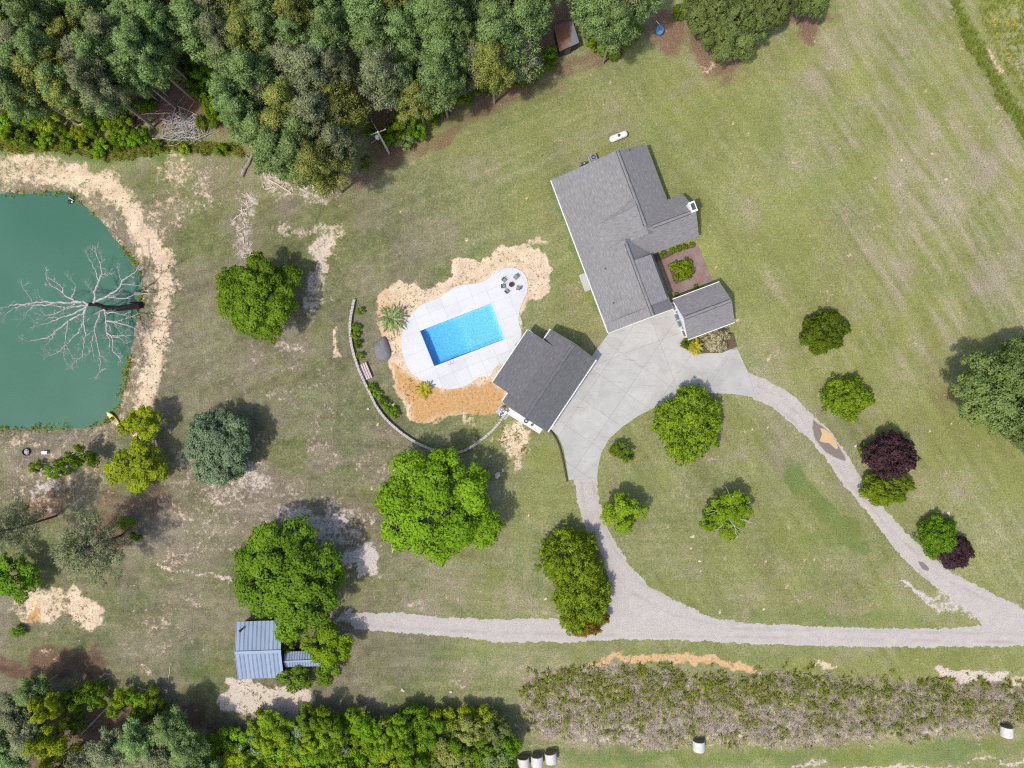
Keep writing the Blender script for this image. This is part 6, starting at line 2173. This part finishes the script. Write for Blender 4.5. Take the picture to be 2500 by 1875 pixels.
# brush pile of bleached branches
mb = MB()
c = P(455, 310)
for i in range(150):
    a = RNG.normal(math.pi * .15, .8)
    l = RNG.uniform(.5, 1.7)
    p = c + np.array([RNG.normal(0, 1.6), RNG.normal(0, 1.2), RNG.uniform(.1, .7)])
    d = np.array([math.cos(a), math.sin(a), RNG.normal(0, .2)]) * l
    mb.tube([p - d, p + RNG.normal(0, .1, 3), p + d], [.05, .04, .02], 4, False)
tag(mb.build('brush_pile', M['dead_wood'], None, c), 'heap of bleached grey branches at the edge of the wood', 'brush pile')
for i, (pts, lb) in enumerate([([(372, 340), (395, 337), (420, 342), (440, 340)], 'pale curved branch below the brush heap, left one'), ([(425, 325), (455, 322), (490, 327)], 'pale branch lying across the brush heap'), ([(445, 337), (475, 336), (492, 345)], 'pale forked branch below the brush heap, right one')]):
    w = np.array([P(*q, .5) for q in pts])
    t = thing('fallen_branch', lb, 'branch', (*w[0][:2], 0))
    MB().tube(w + RNG.normal(0, .05, w.shape), np.linspace(.09, .03, len(w)), 6).build('stem', M['dead_wood'], t)
    for k in range(3):
        m = w[1] + RNG.normal(0, .1, 3)
        MB().tube([m, m + RNG.normal(0, .5, 3) * [1, 1, .2]], [.04, .015], 5).build('twig', M['dead_wood'], t)
# driftwood chips along the debris line
for i in range(46):
    s = RNG.random()
    x, y = (606 - 16 * math.sin(s * 3) + RNG.normal(0, 9), 470 + 170 * s) if i < 30 else (640 + 180 * s, 445 + 25 * s + RNG.normal(0, 9))
    p = P(x, y, .06)
    a = RNG.uniform(0, 3.14)
    l = RNG.uniform(.25, .6)
    d = np.array([math.cos(a), math.sin(a), 0]) * l
    o = MB().tube([p - d, p + [0, 0, .03], p + d], [.06, .08, .04], 6).build('wood_chunk', M['pale_log'], None, p)
    tag(o, 'pale broken wood chunk in the debris line above the large round tree', 'wood chunk', 'wood chunks of the debris line')


def rock(cx, cy, r, label, n=1):
    rng = np.random.default_rng(int(cx))
    p = P(cx, cy)
    v = rand_dirs(26, rng)
    bm = bmesh.new()
    for d in v:
        bm.verts.new(tuple(d * r * rng.uniform(.8, 1.1) * np.array([1, .75, .55]) + [0, 0, r * .3]))
    bmesh.ops.convex_hull(bm, input=bm.verts[:])
    for q in [q for q in bm.verts if not q.link_faces]:
        bm.verts.remove(q)
    me = bpy.data.meshes.new('rock')
    bm.to_mesh(me)
    bm.free()
    o = link('rock', me, M['rock'], None, p)
    o.rotation_euler = (0, 0, rng.uniform(0, 6))
    tag(o, label, 'rock')


rock(1215, 1160, .55, 'pale rock beside the big bright tree, larger of two')
rock(1228, 1148, .3, 'pale rock beside the big bright tree, smaller of two')
rock(1194, 1299, .75, 'flat pale rock right of the big bright tree')
rock(2088, 1088, .3, 'small pale rock at the left of the purple shrub')
rock(1332, 1461, .3, 'small pale rock on the lawn left of the long olive shrub')
rock(984, 1684, .36, 'pale rock on the lower lawn, larger one')
rock(1101, 1689, .25, 'pale rock on the lower lawn, right one')
rock(899, 998, .24, 'small pale rock outside the curved stone wall')


def bale(cx, cy, label, rz=0.0):
    w = P(cx, cy, .8)
    R, L = .86, 1.45
    t = thing('hay_bale', label, 'hay bale', (w[0], w[1], 0), 'round hay bales', rz)
    a = np.linspace(0, 2 * math.pi, 25)[:-1]
    rng = np.random.default_rng(int(cx))
    v, f = [], []
    ys = [-L / 2, -L / 2 + .06, -.3, 0, .3, L / 2 - .06, L / 2]
    for y in ys:
        r = R * (.95 if abs(y) == L / 2 else 1.0)
        rr = r * (1 + rng.normal(0, .008, 24))
        v += [(rr[i] * math.cos(a[i]), y, max(0.0, R * .97 + rr[i] * math.sin(a[i]))) for i in range(24)]
    for k in range(len(ys) - 1):
        for i in range(24):
            j = (i + 1) % 24
            f.append((k * 24 + i, (k + 1) * 24 + i, (k + 1) * 24 + j, k * 24 + j))
    me = MB().add(v, f).mesh('wrap')
    link('wrap', me, M['haywrap'], t)
    for s in (-1, 1):
        v = [(0, s * (L / 2 - .03), R * .97)]
        n = 24
        for k in (.35, .7, .95):
            v += [(R * k * math.cos(q), s * (L / 2 + (.02 if k == .7 else -.005)), max(.0, R * .97 + R * k * math.sin(q))) for q in a]
        f = [(0, 1 + i, 1 + (i + 1) % n) for i in range(n)]
        for k in range(2):
            f += [(1 + k * n + i, 1 + (k + 1) * n + i, 1 + (k + 1) * n + (i + 1) % n, 1 + k * n + (i + 1) % n) for i in range(n)]
        if s > 0:
            f = [q[::-1] for q in f]
        link('hay_face', MB().add(v, f).mesh('hay_face'), M['hay'], t)


bale(1278, 1861, 'leftmost of three round hay bales standing side by side', .05)
bale(1311, 1857, 'middle of three round hay bales standing side by side', .03)
bale(1345, 1849, 'rightmost of three round hay bales standing side by side', .12)
bale(1706, 1820, 'single white wrapped hay bale below the middle of the dry bank', 0)
bale(2457, 1785, 'single white hay bale near the lower right corner', -.02)


# ---------------------------------------------------------------- tufts that stand up from the mown lawn
def lawn_tufts(name, label, n, seed, mat, h, tint, dens):
    rng = np.random.default_rng(seed)
    x, y = rng.uniform(-20, 2520, n), rng.uniform(180, 1860, n)
    k = rng.random(n) < dens(x, y)
    for pl, m in ((POND, -6), (DECK, -2), (DRIVE, -2), (ROAD1, 0), (PATIO, -2), (BRUSH, 0), ([(1338, 445), (1575, 345), (1710, 470), (1712, 580), (1800, 690), (1800, 800), (1690, 830), (1640, 752), (1486, 815)], 0), ([(1204, 932), (1288, 805), (1344, 803), (1456, 878), (1335, 1060), (1226, 985)], 0), ([(575, 1515), (690, 1515), (800, 1590), (800, 1625), (690, 1660), (580, 1660)], 0)):
        k &= poly_sd(x, y, pl) < m
    x, y = x[k], y[k]
    d = poly_sd(x, y, POND)
    z = np.where(d > -46, -.5 * (1 - sm(-d, 0, 45)), 0)
    blades(name, label, 'grass', (x - 1250) * S, (937.5 - y) * S, z, h, h * 1.1, .035, 5, M[mat], seed + 1, tint)


lawn_tufts('lawn_tufts', 'short green tufts scattered through the mown lawns', 42000, 501, 'tallgrass', .14, (.0, .6), lambda x, y: np.clip(.30 + 2.0 * fbm(x / 40, y / 40, 95) + .8 * fbm(x / 9, y / 9, 96), 0, 1))
lawn_tufts('dry_tufts', 'short straw coloured tufts scattered through the lawns', 42000, 503, 'drygrass', .11, (.3, .9), lambda x, y: np.clip(.22 + 2.0 * fbm(x / 50, y / 50, 97) + .9 * fbm(x / 9, y / 9, 98), 0, 1))
